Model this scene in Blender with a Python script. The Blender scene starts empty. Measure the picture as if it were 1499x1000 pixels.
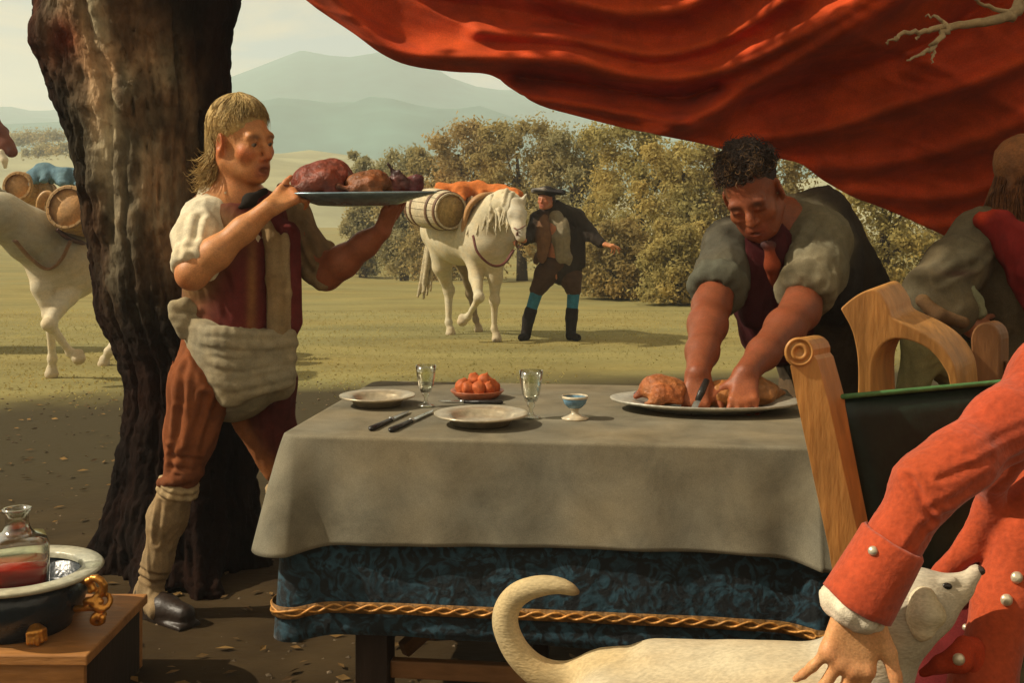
import bpy, math, random
import numpy as np

# ------------------------------------------------------------------ camera, sky, sun, exposure
FPX, CX, HY, CAMZ = 1600.0, 750.0, 328.0, 1.297      # focal length and principal point measured on a 1499 x 1000 frame
scene = bpy.context.scene
col = scene.collection
cam_d = bpy.data.cameras.new('camera')
cam_d.sensor_width = 36.0
cam_d.lens = 36.0 * FPX / 1499.0
cam_d.shift_y = -(500.0 - HY) / 1499.0
cam_d.clip_start = 0.05
cam_d.clip_end = 5000.0
cam = bpy.data.objects.new('camera', cam_d)
col.objects.link(cam)
cam.location = (0, 0, CAMZ)
cam.rotation_euler = (math.radians(90), 0, 0)
scene.camera = cam

SUN_AZ = math.radians(-99)      # where the sun stands, clockwise from +Y
SUN_EL = math.radians(41)
world = bpy.data.worlds.new('World')
scene.world = world
world.use_nodes = True
wn, wl = world.node_tree.nodes, world.node_tree.links
wn.clear()
w_out = wn.new('ShaderNodeOutputWorld')
w_bg = wn.new('ShaderNodeBackground'); w_bg.inputs['Strength'].default_value = 0.056
w_sky = wn.new('ShaderNodeTexSky'); w_sky.sky_type = 'NISHITA'; w_sky.sun_disc = False
w_sky.sun_elevation = SUN_EL; w_sky.sun_rotation = SUN_AZ
w_sky.dust_density = 4.0; w_sky.air_density = 1.2; w_sky.ozone_density = 1.0
w_tc = wn.new('ShaderNodeTexCoord')
w_map = wn.new('ShaderNodeMapping'); w_map.inputs['Scale'].default_value = (1.6, 1.6, 6.5); w_map.inputs['Location'].default_value = (0.35, 0.2, 0.6)
w_no = wn.new('ShaderNodeTexNoise'); w_no.inputs['Scale'].default_value = 2.2; w_no.inputs['Detail'].default_value = 7; w_no.inputs['Roughness'].default_value = 0.55; w_no.inputs['Distortion'].default_value = 0.6
w_ramp = wn.new('ShaderNodeValToRGB')
w_ramp.color_ramp.elements[0].position = 0.37; w_ramp.color_ramp.elements[1].position = 0.54
w_mix = wn.new('ShaderNodeMixRGB')
w_mix.inputs['Color2'].default_value = (11.4, 8.5, 4.9, 1)      # cream cloud
w_tint = wn.new('ShaderNodeMixRGB'); w_tint.inputs['Fac'].default_value = 0.62
w_tint.inputs['Color2'].default_value = (5.6, 6.9, 7.3, 1)     # hazy blue-green air between the clouds
wl.new(w_tc.outputs['Generated'], w_map.inputs['Vector'])
wl.new(w_map.outputs['Vector'], w_no.inputs['Vector'])
wl.new(w_no.outputs['Fac'], w_ramp.inputs['Fac'])
wl.new(w_sky.outputs['Color'], w_tint.inputs['Color1'])
wl.new(w_tint.outputs['Color'], w_mix.inputs['Color1'])
wl.new(w_ramp.outputs['Color'], w_mix.inputs['Fac'])
wl.new(w_mix.outputs['Color'], w_bg.inputs['Color'])
wl.new(w_bg.outputs['Background'], w_out.inputs['Surface'])

sun_d = bpy.data.lights.new('sun', 'SUN')
sun_d.energy = 5.0; sun_d.angle = math.radians(0.6); sun_d.color = (1.0, 0.88, 0.68)
sun = bpy.data.objects.new('sun', sun_d); col.objects.link(sun)
sun.location = (-10, -5, 12)
# lamp shines along local -Z; point it away from where the sun stands
sun.rotation_euler = (math.radians(90) - SUN_EL, 0, math.pi - SUN_AZ)

scene.view_settings.view_transform = 'Standard'
scene.view_settings.look = 'None'
scene.view_settings.exposure = 0.42
scene.view_settings.gamma = 1.0
scene.view_settings.use_curve_mapping = False
scene.render.engine = 'CYCLES'
scene.cycles.use_denoising = True
scene.cycles.max_bounces = 8
scene.cycles.transparent_max_bounces = 12
scene.cycles.volume_bounces = 1

# ------------------------------------------------------------------ helpers
rng = np.random.RandomState(11)
A = lambda *v: np.array(v, dtype=np.float64)
def P(px, py, d):
    """world point seen at picture position (px, py) at distance d in front of the viewer"""
    return np.array([(px - CX) / FPX * d, d, CAMZ - (py - HY) / FPX * d])
def unit(v):
    v = np.asarray(v, float); return v / (np.linalg.norm(v) + 1e-12)
def lerp(a, b, t): return np.asarray(a) * (1 - t) + np.asarray(b) * t
def frame(fwd, up):
    """columns: side (to the figure's left), forward, up"""
    f = unit(fwd); s = unit(np.cross(up, f)); u = np.cross(f, s)
    return np.stack([s, f, u], 1)
def rotz(a):
    c, s = math.cos(a), math.sin(a); return np.array([[c, -s, 0], [s, c, 0], [0, 0, 1.0]])
def rotx(a):
    c, s = math.cos(a), math.sin(a); return np.array([[1.0, 0, 0], [0, c, -s], [0, s, c]])
def roty(a):
    c, s = math.cos(a), math.sin(a); return np.array([[c, 0, s], [0, 1.0, 0], [-s, 0, c]])

_T = np.random.RandomState(5).rand(32, 32, 32).astype(np.float32)
def vnoise(p, freq=1.0):
    q = np.asarray(p, np.float32) * freq + 100.3
    i = np.floor(q).astype(int); f = q - i; f = f * f * (3 - 2 * f); i &= 31; j = (i + 1) & 31
    x0, y0, z0 = i[:, 0], i[:, 1], i[:, 2]; x1, y1, z1 = j[:, 0], j[:, 1], j[:, 2]
    fx, fy, fz = f[:, 0], f[:, 1], f[:, 2]
    a = _T[x0, y0, z0] * (1 - fx) + _T[x1, y0, z0] * fx
    b = _T[x0, y1, z0] * (1 - fx) + _T[x1, y1, z0] * fx
    c = _T[x0, y0, z1] * (1 - fx) + _T[x1, y0, z1] * fx
    d = _T[x0, y1, z1] * (1 - fx) + _T[x1, y1, z1] * fx
    return ((a * (1 - fy) + b * fy) * (1 - fz) + (c * (1 - fy) + d * fy) * fz) * 2 - 1
def fbm(p, freq, n=3):
    return sum(vnoise(np.asarray(p) + 7.1 * k, freq * 2 ** k) * 0.5 ** k for k in range(n))

def wloc(o):
    v = np.zeros(3)
    while o is not None:
        v += np.array(o.location); o = o.parent
    return v
def mesh_from(name, V, F, smooth=True, cols=None):
    V = np.asarray(V, np.float32); me = bpy.data.meshes.new(name)
    if isinstance(F, np.ndarray):
        n, m = F.shape
        me.vertices.add(len(V)); me.vertices.foreach_set('co', V.ravel())
        me.loops.add(n * m); me.loops.foreach_set('vertex_index', F.astype(np.int32).ravel())
        me.polygons.add(n); me.polygons.foreach_set('loop_start', np.arange(0, n * m, m, dtype=np.int32))
        me.update(calc_edges=True); me.validate()
    else:
        me.from_pydata(V.tolist(), [], [list(f) for f in F])
    me.polygons.foreach_set('use_smooth', np.full(len(me.polygons), smooth))
    if cols is not None:
        at = me.color_attributes.new('Col', 'FLOAT_COLOR', 'POINT')
        c4 = np.ones((len(V), 4), np.float32); c4[:, :3] = cols
        at.data.foreach_set('color', c4.ravel())
    me.update()
    return me
def obj(name, V, F, m, parent=None, smooth=True, cols=None, origin=None):
    V = np.asarray(V, float)
    if parent is not None: o0 = wloc(parent)
    elif origin is not None: o0 = np.asarray(origin, float)
    else: o0 = np.array([(V[:, 0].min() + V[:, 0].max()) / 2, (V[:, 1].min() + V[:, 1].max()) / 2, V[:, 2].min()])
    me = mesh_from(name, V - o0, F, smooth, cols)
    me.materials.append(m)
    o = bpy.data.objects.new(name, me); col.objects.link(o)
    if parent is not None: o.parent = parent
    else: o.location = o0
    return o
def tag(o, label, cat, group=None):
    o['label'] = label; o['category'] = cat
    if group: o['group'] = group
    return o
def thing(name, label, cat, loc, group=None):
    o = bpy.data.objects.new(name, None); col.objects.link(o); o.location = tuple(loc); o.empty_display_size = 0.1
    return tag(o, label, cat, group)
def kind(o, k): o['kind'] = k; return o
def solidify(o, t, off=-1):
    md = o.modifiers.new('thickness', 'SOLIDIFY'); md.thickness = t; md.offset = off; return o
def bevel(o, w=0.004, seg=2):
    md = o.modifiers.new('bevel', 'BEVEL'); md.width = w; md.segments = seg; md.limit_method = 'ANGLE'; md.angle_limit = math.radians(40); return o

# ---- basic shapes, all returning (V, F)
def join(*vf):
    V, F, n = [], [], 0
    for v, f in vf:
        V.append(np.asarray(v, float)); F += [[i + n for i in q] for q in f]; n += len(v)
    return np.concatenate(V), F
def box(c, h, M=None):
    M = np.eye(3) if M is None else M
    s = np.array([[x, y, z] for x in (-1, 1) for y in (-1, 1) for z in (-1, 1)], float) * np.asarray(h, float)
    return s @ M.T + np.asarray(c, float), [[0, 1, 3, 2], [4, 6, 7, 5], [0, 4, 5, 1], [2, 3, 7, 6], [0, 2, 6, 4], [1, 5, 7, 3]]
def beam(a, b, w, h, up=(0, 0, 1)):
    a, b = np.asarray(a, float), np.asarray(b, float); d = unit(b - a)
    s = unit(np.cross(d, up)); u = np.cross(s, d)
    return box((a + b) / 2, (np.linalg.norm(b - a) / 2, w / 2, h / 2), np.stack([d, s, u], 1))
def tube(pts, rad, n=10, caps=True, flat=1.0):
    pts = np.asarray(pts, float); m = len(pts); rad = np.broadcast_to(np.asarray(rad, float), (m,))
    T = np.gradient(pts, axis=0); V, F = [], []
    ref = np.array([0, 0, 1.0]) if abs(unit(T[0])[2]) < .9 else np.array([1.0, 0, 0])
    s = unit(np.cross(T[0], ref))
    for i in range(m):
        t = unit(T[i]); s = unit(s - t * np.dot(s, t)); u = np.cross(t, s)
        for j in range(n):
            a = 2 * math.pi * j / n
            V.append(pts[i] + rad[i] * (s * math.cos(a) + u * math.sin(a) * flat))
    for i in range(m - 1):
        for j in range(n):
            F.append([i * n + j, i * n + (j + 1) % n, (i + 1) * n + (j + 1) % n, (i + 1) * n + j])
    if caps:
        F.append(list(range(n))[::-1]); F.append([(m - 1) * n + j for j in range(n)])
    return np.array(V), F
def smooth_path(pts, n=6):
    """Catmull-Rom through points of any dimension"""
    p = np.asarray(pts, float); p = np.vstack([2 * p[0] - p[1], p, 2 * p[-1] - p[-2]]); out = []
    for i in range(1, len(p) - 2):
        for k in range(n):
            t = k / n
            out.append(.5 * ((2 * p[i]) + (-p[i - 1] + p[i + 1]) * t + (2 * p[i - 1] - 5 * p[i] + 4 * p[i + 1] - p[i + 2]) * t * t + (-p[i - 1] + 3 * p[i] - 3 * p[i + 1] + p[i + 2]) * t ** 3))
    out.append(p[-2]); return np.array(out)
def lathe(prof, c, n=32, M=None, sx=1.0, sy=1.0):
    """prof: list of (radius, height); closed at ends where radius is ~0"""
    M = np.eye(3) if M is None else M; V, F = [], []; m = len(prof)
    for r, z in prof:
        for j in range(n):
            a = 2 * math.pi * j / n; V.append([max(r, 1e-4) * math.cos(a) * sx, max(r, 1e-4) * math.sin(a) * sy, z])
    for i in range(m - 1):
        for j in range(n):
            F.append([i * n + j, i * n + (j + 1) % n, (i + 1) * n + (j + 1) % n, (i + 1) * n + j])
    return np.array(V) @ M.T + np.asarray(c, float), F
def extrude(poly, depth_vec):
    """poly: Nx3 planar outline, extruded by a vector; ends as n-gons"""
    p = np.asarray(poly, float); n = len(p); V = np.vstack([p, p + np.asarray(depth_vec, float)])
    F = [list(range(n)), [n + i for i in range(n)][::-1]] + [[(i + 1) % n, i, n + i, n + (i + 1) % n] for i in range(n)]
    return V, F

# ---- smooth-union bodies turned into one continuous surface
class Field:
    def __init__(s, res=.006, k=.02, base=(.5, .5, .5), kc=.006):
        s.res, s.k, s.base, s.kc = res, k, np.array(base, float), kc; s.p = []; s.spots = []
    def _add(s, kd, prm, lo, hi, k, c, sub):
        k = s.k if k is None else k
        s.p.append((kd, prm, np.asarray(lo), np.asarray(hi), k, None if c is None else np.array(c, float), sub))
    def cap(s, a, b, ra, rb=None, col=None, k=None, sub=False):
        a, b = np.asarray(a, float), np.asarray(b, float); rb = ra if rb is None else rb; R = max(ra, rb)
        s._add('c', (a, b, ra, rb), np.minimum(a, b) - R, np.maximum(a, b) + R, k, col, sub)
    def chain(s, pts, rs, **kw):
        for i in range(len(pts) - 1): s.cap(pts[i], pts[i + 1], rs[i], rs[i + 1], **kw)
    def ell(s, c, r, M=None, col=None, k=None, sub=False):
        c = np.asarray(c, float); r = np.broadcast_to(np.asarray(r, float), (3,)); R = r.max()
        s._add('e', (c, r, np.eye(3) if M is None else M), c - R, c + R, k, col, sub)
    def box(s, c, h, M=None, rd=.01, col=None, k=None, sub=False):
        c = np.asarray(c, float); h = np.asarray(h, float); R = np.linalg.norm(h)
        s._add('b', (c, h, np.eye(3) if M is None else M, rd), c - R, c + R, k, col, sub)
    def spot(s, c, r, colr, st=1.0): s.spots.append((np.asarray(c, float), r, np.array(colr, float), st))
    @staticmethod
    def ev(p, X, Y, Z):
        kd, prm = p[0], p[1]
        if kd == 'c':
            a, b, ra, rb = prm; ba = b - a; bb = float(ba @ ba) + 1e-12
            x, y, z = X - a[0], Y - a[1], Z - a[2]
            h = np.clip((x * ba[0] + y * ba[1] + z * ba[2]) / bb, 0, 1)
            return np.sqrt((x - ba[0] * h) ** 2 + (y - ba[1] * h) ** 2 + (z - ba[2] * h) ** 2) - (ra + (rb - ra) * h)
        c, M = prm[0], prm[2]
        x, y, z = X - c[0], Y - c[1], Z - c[2]
        l = [x * M[0, i] + y * M[1, i] + z * M[2, i] for i in range(3)]
        if kd == 'e':
            r = prm[1]
            k0 = np.sqrt(sum((l[i] / r[i]) ** 2 for i in range(3))); k1 = np.sqrt(sum((l[i] / r[i] ** 2) ** 2 for i in range(3))) + 1e-6
            return k0 * (k0 - 1) / k1
        h, rd = prm[1], prm[3]
        q = [np.abs(l[i]) - (h[i] - rd) for i in range(3)]
        return np.sqrt(sum(np.maximum(t, 0) ** 2 for t in q)) + np.minimum(np.maximum(np.maximum(q[0], q[1]), q[2]), 0) - rd
    def mesh(s, smooth_it=1, disp=None):
        pos = [p for p in s.p if not p[6]]
        lo = np.min([p[2] for p in pos], 0) - 4 * s.res; hi = np.max([p[3] for p in pos], 0) + 4 * s.res
        n = np.ceil((hi - lo) / s.res).astype(int) + 1
        G = np.full(n, 10.0, np.float32)
        ax = [lo[i] + np.arange(n[i]) * s.res for i in range(3)]
        for p in s.p:
            mg = p[4] + 3 * s.res
            i0 = np.clip(np.floor((p[2] - mg - lo) / s.res).astype(int), 0, n); i1 = np.clip(np.ceil((p[3] + mg - lo) / s.res).astype(int) + 1, 0, n)
            if (i1 <= i0).any(): continue
            X = ax[0][i0[0]:i1[0]].astype(np.float32)[:, None, None]; Y = ax[1][i0[1]:i1[1]].astype(np.float32)[None, :, None]; Z = ax[2][i0[2]:i1[2]].astype(np.float32)[None, None, :]
            d = Field.ev(p, X, Y, Z); sl = tuple(slice(i0[i], i1[i]) for i in range(3)); g = G[sl]; k = max(p[4], 1e-5)
            if p[6]:
                h = np.maximum(k - np.abs(g + d), 0) / k; G[sl] = np.maximum(g, -d) + h * h * k * .25
            else:
                h = np.maximum(k - np.abs(g - d), 0) / k; G[sl] = np.minimum(g, d) - h * h * k * .25
        V, F = nets(G, lo, s.res)
        for _ in range(smooth_it):
            acc = np.zeros_like(V); cnt = np.zeros(len(V))
            for a, b in ((0, 1), (1, 2), (2, 3), (3, 0)):
                np.add.at(acc, F[:, a], V[F[:, b]]); np.add.at(acc, F[:, b], V[F[:, a]])
                np.add.at(cnt, F[:, a], 1); np.add.at(cnt, F[:, b], 1)
            V = V * .5 + .5 * acc / np.maximum(cnt, 1)[:, None]
        if disp is not None:
            V = V + normals(V, F) * disp(V)[:, None]
        W = np.zeros(len(V)); C = np.zeros((len(V), 3))
        for p in pos:
            m = np.all((V > p[2] - .05) & (V < p[3] + .05), 1)
            if not m.any(): continue
            d = Field.ev(p, V[m, 0], V[m, 1], V[m, 2]); w = np.exp(-np.clip(d, -.02, .2) / s.kc) + 1e-9
            W[m] += w; C[m] += w[:, None] * (s.base if p[5] is None else p[5])
        C = np.where(W[:, None] > 0, C / np.maximum(W, 1e-12)[:, None], s.base)
        for c, r, cc, st in s.spots:
            d = np.linalg.norm((V - c) / r, axis=1); w = (st * np.exp(-d * d))[:, None]
            C = C * (1 - w) + cc * w
        return V, F, C
    def build(s, name, m, parent=None, smooth_it=1, disp=None, **kw):
        V, F, C = s.mesh(smooth_it, disp)
        return obj(name, V, F, m, parent, True, C, **kw)
def normals(V, F):
    n = np.cross(V[F[:, 2]] - V[F[:, 0]], V[F[:, 3]] - V[F[:, 1]]); N = np.zeros_like(V)
    for i in range(4): np.add.at(N, F[:, i], n)
    return N / (np.linalg.norm(N, axis=1)[:, None] + 1e-12)
def nets(G, lo, res):
    a = (G < 0); c = np.zeros(tuple(np.array(G.shape) - 1), np.int8)
    O = [(i, j, k) for i in (0, 1) for j in (0, 1) for k in (0, 1)]
    for i, j, k in O: c += a[i:a.shape[0] - 1 + i, j:a.shape[1] - 1 + j, k:a.shape[2] - 1 + k]
    act = np.argwhere((c > 0) & (c < 8)); idx = -np.ones(c.shape, np.int32); idx[tuple(act.T)] = np.arange(len(act))
    acc = np.zeros((len(act), 3)); cnt = np.zeros(len(act))
    for o in O:
        for x in range(3):
            if o[x]: continue
            o1 = list(o); o1[x] = 1
            f0 = G[tuple((act + o).T)].astype(float); f1 = G[tuple((act + o1).T)].astype(float); m = (f0 < 0) != (f1 < 0)
            t = np.where(m, f0 / np.where(m, f0 - f1, 1), 0); q = np.tile(np.array(o, float), (len(act), 1)); q[:, x] += t
            acc[m] += q[m]; cnt[m] += 1
    V = lo + (act + acc / np.maximum(cnt, 1)[:, None]) * res
    Fs = []
    for x in range(3):
        y, z = (x + 1) % 3, (x + 2) % 3
        s0 = [slice(None)] * 3; s1 = [slice(None)] * 3; s0[x] = slice(0, -1); s1[x] = slice(1, None)
        d = a[tuple(s0)].astype(np.int8) - a[tuple(s1)].astype(np.int8)
        e = np.argwhere(d != 0); sg = d[tuple(e.T)]
        ok = (e[:, y] > 0) & (e[:, z] > 0) & (e[:, y] < G.shape[y] - 1) & (e[:, z] < G.shape[z] - 1); e, sg = e[ok], sg[ok]
        def at(dy, dz):
            q = e.copy(); q[:, y] += dy; q[:, z] += dz; return idx[tuple(q.T)]
        Q = np.stack([at(-1, -1), at(0, -1), at(0, 0), at(-1, 0)], 1); Q[sg < 0] = Q[sg < 0][:, ::-1]; Fs.append(Q)
    F = np.concatenate(Fs); return V, F[(F >= 0).all(1)]

# ------------------------------------------------------------------ materials (procedural)
def mat(name, c=None, rough=.75, var=.3, scale=9.0, bump=.25, stretch=(1, 1, 1), spec=.3, metal=0.0, fine=60.0, hue=.35, sheen=0.0, sss=0.0, trans=0.0, ior=1.45, coat=0.0, warm=(1.25, 1.02, .72), coarse=1.0, dist=.35, speck=.16):
    m = bpy.data.materials.new(name); m.use_nodes = True; n, l = m.node_tree.nodes, m.node_tree.links
    b = n['Principled BSDF']; b.inputs['Roughness'].default_value = rough; b.inputs['Metallic'].default_value = metal
    b.inputs['Specular IOR Level'].default_value = spec; b.inputs['IOR'].default_value = ior
    b.inputs['Transmission Weight'].default_value = trans; b.inputs['Sheen Weight'].default_value = sheen; b.inputs['Coat Weight'].default_value = coat
    if sss: b.inputs['Subsurface Weight'].default_value = sss; b.inputs['Subsurface Radius'].default_value = (.012, .004, .002); b.inputs['Subsurface Scale'].default_value = .6
    tc = n.new('ShaderNodeTexCoord'); mp = n.new('ShaderNodeMapping'); mp.inputs['Scale'].default_value = stretch
    l.new(tc.outputs['Object'], mp.inputs['Vector'])
    no = n.new('ShaderNodeTexNoise'); no.inputs['Scale'].default_value = scale; no.inputs['Detail'].default_value = 6; no.inputs['Roughness'].default_value = .62; no.inputs['Distortion'].default_value = dist
    n2 = n.new('ShaderNodeTexNoise'); n2.inputs['Scale'].default_value = fine; n2.inputs['Detail'].default_value = 4
    n3 = n.new('ShaderNodeTexNoise'); n3.inputs['Scale'].default_value = scale * .45; n3.inputs['Detail'].default_value = 3
    for q in (no, n2, n3): l.new(mp.outputs['Vector'], q.inputs['Vector'])
    if c is None:
        src = n.new('ShaderNodeAttribute'); src.attribute_name = 'Col'; so = src.outputs['Color']
    else:
        src = n.new('ShaderNodeRGB'); src.outputs[0].default_value = (*c, 1); so = src.outputs[0]
    mr = n.new('ShaderNodeMapRange'); mr.inputs['From Min'].default_value = .25; mr.inputs['From Max'].default_value = .75; mr.inputs['To Min'].default_value = 1 - var; mr.inputs['To Max'].default_value = 1 + var
    l.new(no.outputs['Fac'], mr.inputs['Value'])
    m9 = n.new('ShaderNodeMapRange'); m9.inputs['From Min'].default_value = .3; m9.inputs['From Max'].default_value = .7; m9.inputs['To Min'].default_value = 1 - speck; m9.inputs['To Max'].default_value = 1 + speck; l.new(n2.outputs['Fac'], m9.inputs['Value'])
    mm9 = n.new('ShaderNodeMath'); mm9.operation = 'MULTIPLY'; l.new(mr.outputs['Result'], mm9.inputs[0]); l.new(m9.outputs['Result'], mm9.inputs[1])
    mu = n.new('ShaderNodeVectorMath'); mu.operation = 'SCALE'; l.new(so, mu.inputs[0]); l.new(mm9.outputs[0], mu.inputs['Scale'])
    # slow drift of the pigment towards a warmer tone
    mw = n.new('ShaderNodeVectorMath'); mw.operation = 'MULTIPLY'; mw.inputs[1].default_value = warm; l.new(mu.outputs[0], mw.inputs[0])
    mr3 = n.new('ShaderNodeMapRange'); mr3.inputs['From Min'].default_value = .4; mr3.inputs['From Max'].default_value = .7; mr3.inputs['To Max'].default_value = hue; l.new(n3.outputs['Fac'], mr3.inputs['Value'])
    mx = n.new('ShaderNodeMixRGB'); l.new(mr3.outputs['Result'], mx.inputs['Fac']); l.new(mu.outputs[0], mx.inputs['Color1']); l.new(mw.outputs[0], mx.inputs['Color2'])
    l.new(mx.outputs['Color'], b.inputs['Base Color'])
    if bump:
        ad = n.new('ShaderNodeMath'); ad.operation = 'MULTIPLY_ADD'; ad.inputs[1].default_value = coarse; l.new(no.outputs['Fac'], ad.inputs[0]); l.new(n2.outputs['Fac'], ad.inputs[2])
        bp = n.new('ShaderNodeBump'); bp.inputs['Strength'].default_value = bump; bp.inputs['Distance'].default_value = .01
        l.new(ad.outputs[0], bp.inputs['Height']); l.new(bp.outputs['Normal'], b.inputs['Normal'])
    return m
M_SKIN = mat('skin', None, rough=.48, var=.2, scale=48, bump=.12, fine=260, coarse=.5, sss=.12, hue=.5, spec=.35, warm=(1.12, .9, .75))
M_CLOTH = mat('cloth', None, rough=.92, var=.3, scale=20, bump=.22, fine=330, coarse=.15, spec=.15)
M_HAIR = mat('hair', None, rough=.6, var=.4, scale=30, bump=.5, fine=140, spec=.3)
M_FUR = mat('short_coat', None, rough=.75, var=.16, scale=30, bump=.22, fine=260, coarse=.3, stretch=(.35, 1, 1), spec=.25)
M_WOODC = mat('worked_wood', None, rough=.5, var=.3, scale=12, bump=.2, fine=80, spec=.35, stretch=(1, 1, .25))
# ------------------------------------------------------------------ ground, hills
def ground_material():
    m = mat('meadow_ground', (.195, .175, .070), rough=.95, var=.28, scale=.9, bump=.5, stretch=(.45, 1.6, 1), fine=26, hue=.5, spec=.1)
    n, l = m.node_tree.nodes, m.node_tree.links
    b = n['Principled BSDF']; src = b.inputs['Base Color'].links[0].from_socket
    tc = n.new('ShaderNodeTexCoord'); sp = n.new('ShaderNodeSeparateXYZ'); l.new(tc.outputs['Object'], sp.inputs[0])
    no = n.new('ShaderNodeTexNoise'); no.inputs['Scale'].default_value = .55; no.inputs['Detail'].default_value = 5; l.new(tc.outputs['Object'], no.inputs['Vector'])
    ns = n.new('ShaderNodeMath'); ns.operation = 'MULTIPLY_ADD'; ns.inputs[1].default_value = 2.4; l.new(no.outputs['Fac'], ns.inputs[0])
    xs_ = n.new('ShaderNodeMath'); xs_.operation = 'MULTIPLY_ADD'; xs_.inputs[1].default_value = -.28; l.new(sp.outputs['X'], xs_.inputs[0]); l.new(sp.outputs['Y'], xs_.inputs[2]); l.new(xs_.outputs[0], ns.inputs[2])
    # foreground shade painted in as dark brown ground, sunlit meadow colour beyond
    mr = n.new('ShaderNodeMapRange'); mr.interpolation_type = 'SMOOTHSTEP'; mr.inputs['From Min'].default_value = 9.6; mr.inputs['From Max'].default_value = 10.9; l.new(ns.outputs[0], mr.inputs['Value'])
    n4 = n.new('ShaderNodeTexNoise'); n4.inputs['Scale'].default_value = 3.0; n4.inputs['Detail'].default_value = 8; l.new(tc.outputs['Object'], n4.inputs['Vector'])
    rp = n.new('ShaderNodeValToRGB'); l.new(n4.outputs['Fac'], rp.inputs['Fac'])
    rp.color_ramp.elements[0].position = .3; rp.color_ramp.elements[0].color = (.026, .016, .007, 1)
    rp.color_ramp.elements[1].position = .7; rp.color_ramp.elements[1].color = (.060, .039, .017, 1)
    # painted shade again: dark olive band between the brown and the meadow
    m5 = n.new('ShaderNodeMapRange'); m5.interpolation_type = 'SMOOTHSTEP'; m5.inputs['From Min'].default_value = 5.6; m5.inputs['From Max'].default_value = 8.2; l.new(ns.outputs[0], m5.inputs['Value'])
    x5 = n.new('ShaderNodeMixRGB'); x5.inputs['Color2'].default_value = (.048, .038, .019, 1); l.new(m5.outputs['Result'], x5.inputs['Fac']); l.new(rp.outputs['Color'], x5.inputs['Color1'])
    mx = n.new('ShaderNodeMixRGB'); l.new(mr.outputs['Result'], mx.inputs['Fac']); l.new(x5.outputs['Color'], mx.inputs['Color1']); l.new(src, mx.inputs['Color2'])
    l.new(mx.outputs['Color'], b.inputs['Base Color'])
    return m
def ground_z(x, y):
    """level camp ground, then a meadow that swells gently and drops behind the trees"""
    p = np.stack([x, y, 0 * x], -1).reshape(-1, 3); nz = fbm(p, .09, 3).reshape(np.shape(x))
    far = np.clip((y - 14) / 40, 0, 1)
    return nz * (.015 + .9 * far) - .0 + 1.2 * np.clip((y - 30) / 150, 0, 1) * 1.0
def grid_mesh(xs, ys, zf):
    X, Y = np.meshgrid(xs, ys, indexing='ij'); Z = zf(X, Y); V = np.stack([X, Y, Z], -1).reshape(-1, 3)
    nx, ny = len(xs), len(ys); i, j = np.meshgrid(np.arange(nx - 1), np.arange(ny - 1), indexing='ij'); a = (i * ny + j).ravel()
    return V, np.stack([a, a + ny, a + ny + 1, a + 1], 1)
xs = np.concatenate([-np.geomspace(1500, 12, 30), np.linspace(-11, 11, 89), np.geomspace(12, 1500, 30)])
ys = np.concatenate([[-300, -60, -20, -8], np.linspace(-4, 26, 121), np.geomspace(27, 2500, 60)])
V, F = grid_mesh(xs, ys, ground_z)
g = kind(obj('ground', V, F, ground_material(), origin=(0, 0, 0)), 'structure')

M_HILL = mat('hill_turf', (.27, .27, .17), rough=1, var=.3, scale=.03, bump=0, fine=.2, hue=.4, spec=0, stretch=(1, 1, 3))
M_MOUNT = mat('mountain_rock', (.08, .16, .14), rough=1, var=.25, scale=.012, bump=0, fine=.1, hue=.3, spec=0, stretch=(1, 1, 2))
def ridge(name, prof, d, depth, m, rough):
    """a range of hills whose crest stands at distance d; prof: crest heights along x as (x, z)"""
    px = np.array([q[0] for q in prof], float); pz = np.array([q[1] for q in prof], float)
    xs = np.linspace(px[0], px[-1], 220); ys = np.linspace(d - depth, d + depth, 50)
    def zf(X, Y):
        h = np.interp(X.ravel(), px, pz).reshape(X.shape); t = np.clip(1 - np.abs(Y - d) / depth, 0, 1); t = t * t * (3 - 2 * t)
        nn = fbm(np.stack([X, Y, 0 * X], -1).reshape(-1, 3), 6.0 / depth, 4).reshape(X.shape)
        return h * t * (1 + rough * nn) - 2
    V, F = grid_mesh(xs, ys, zf)
    return kind(obj(name, V, F, m, origin=(0, 0, 0)), 'structure')
def hz(px, py, d): q = P(px, py, d); return (q[0], q[2])
ridge('mountain', [(-1400, 60)] + [hz(x, y, 620) for x, y in ((-300, 175), (0, 165), (50, 150), (110, 163), (200, 170), (330, 128), (400, 108), (470, 82), (530, 96), (600, 88), (680, 120), (800, 140), (900, 168), (1100, 150), (1300, 130), (1600, 150))] + [(1400, 50)], 620, 330, M_MOUNT, .08)
ridge('mountain_spur', [(-800, 20)] + [hz(x, y, 380) for x, y in ((-300, 190), (0, 178), (80, 170), (150, 178), (300, 172), (360, 160), (440, 142), (500, 150), (580, 138), (660, 158), (760, 172), (900, 200), (1200, 190), (1600, 200))] + [(800, 15)], 380, 140, M_MOUNT, .10)
ridge('hill', [(-400, 8)] + [hz(x, y, 150) for x, y in ((-300, 205), (0, 200), (60, 206), (130, 203), (300, 200), (440, 205), (540, 220), (640, 240), (780, 262), (900, 270), (1200, 240), (1600, 250))] + [(400, 6)], 150, 95, M_HILL, .12)

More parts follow.
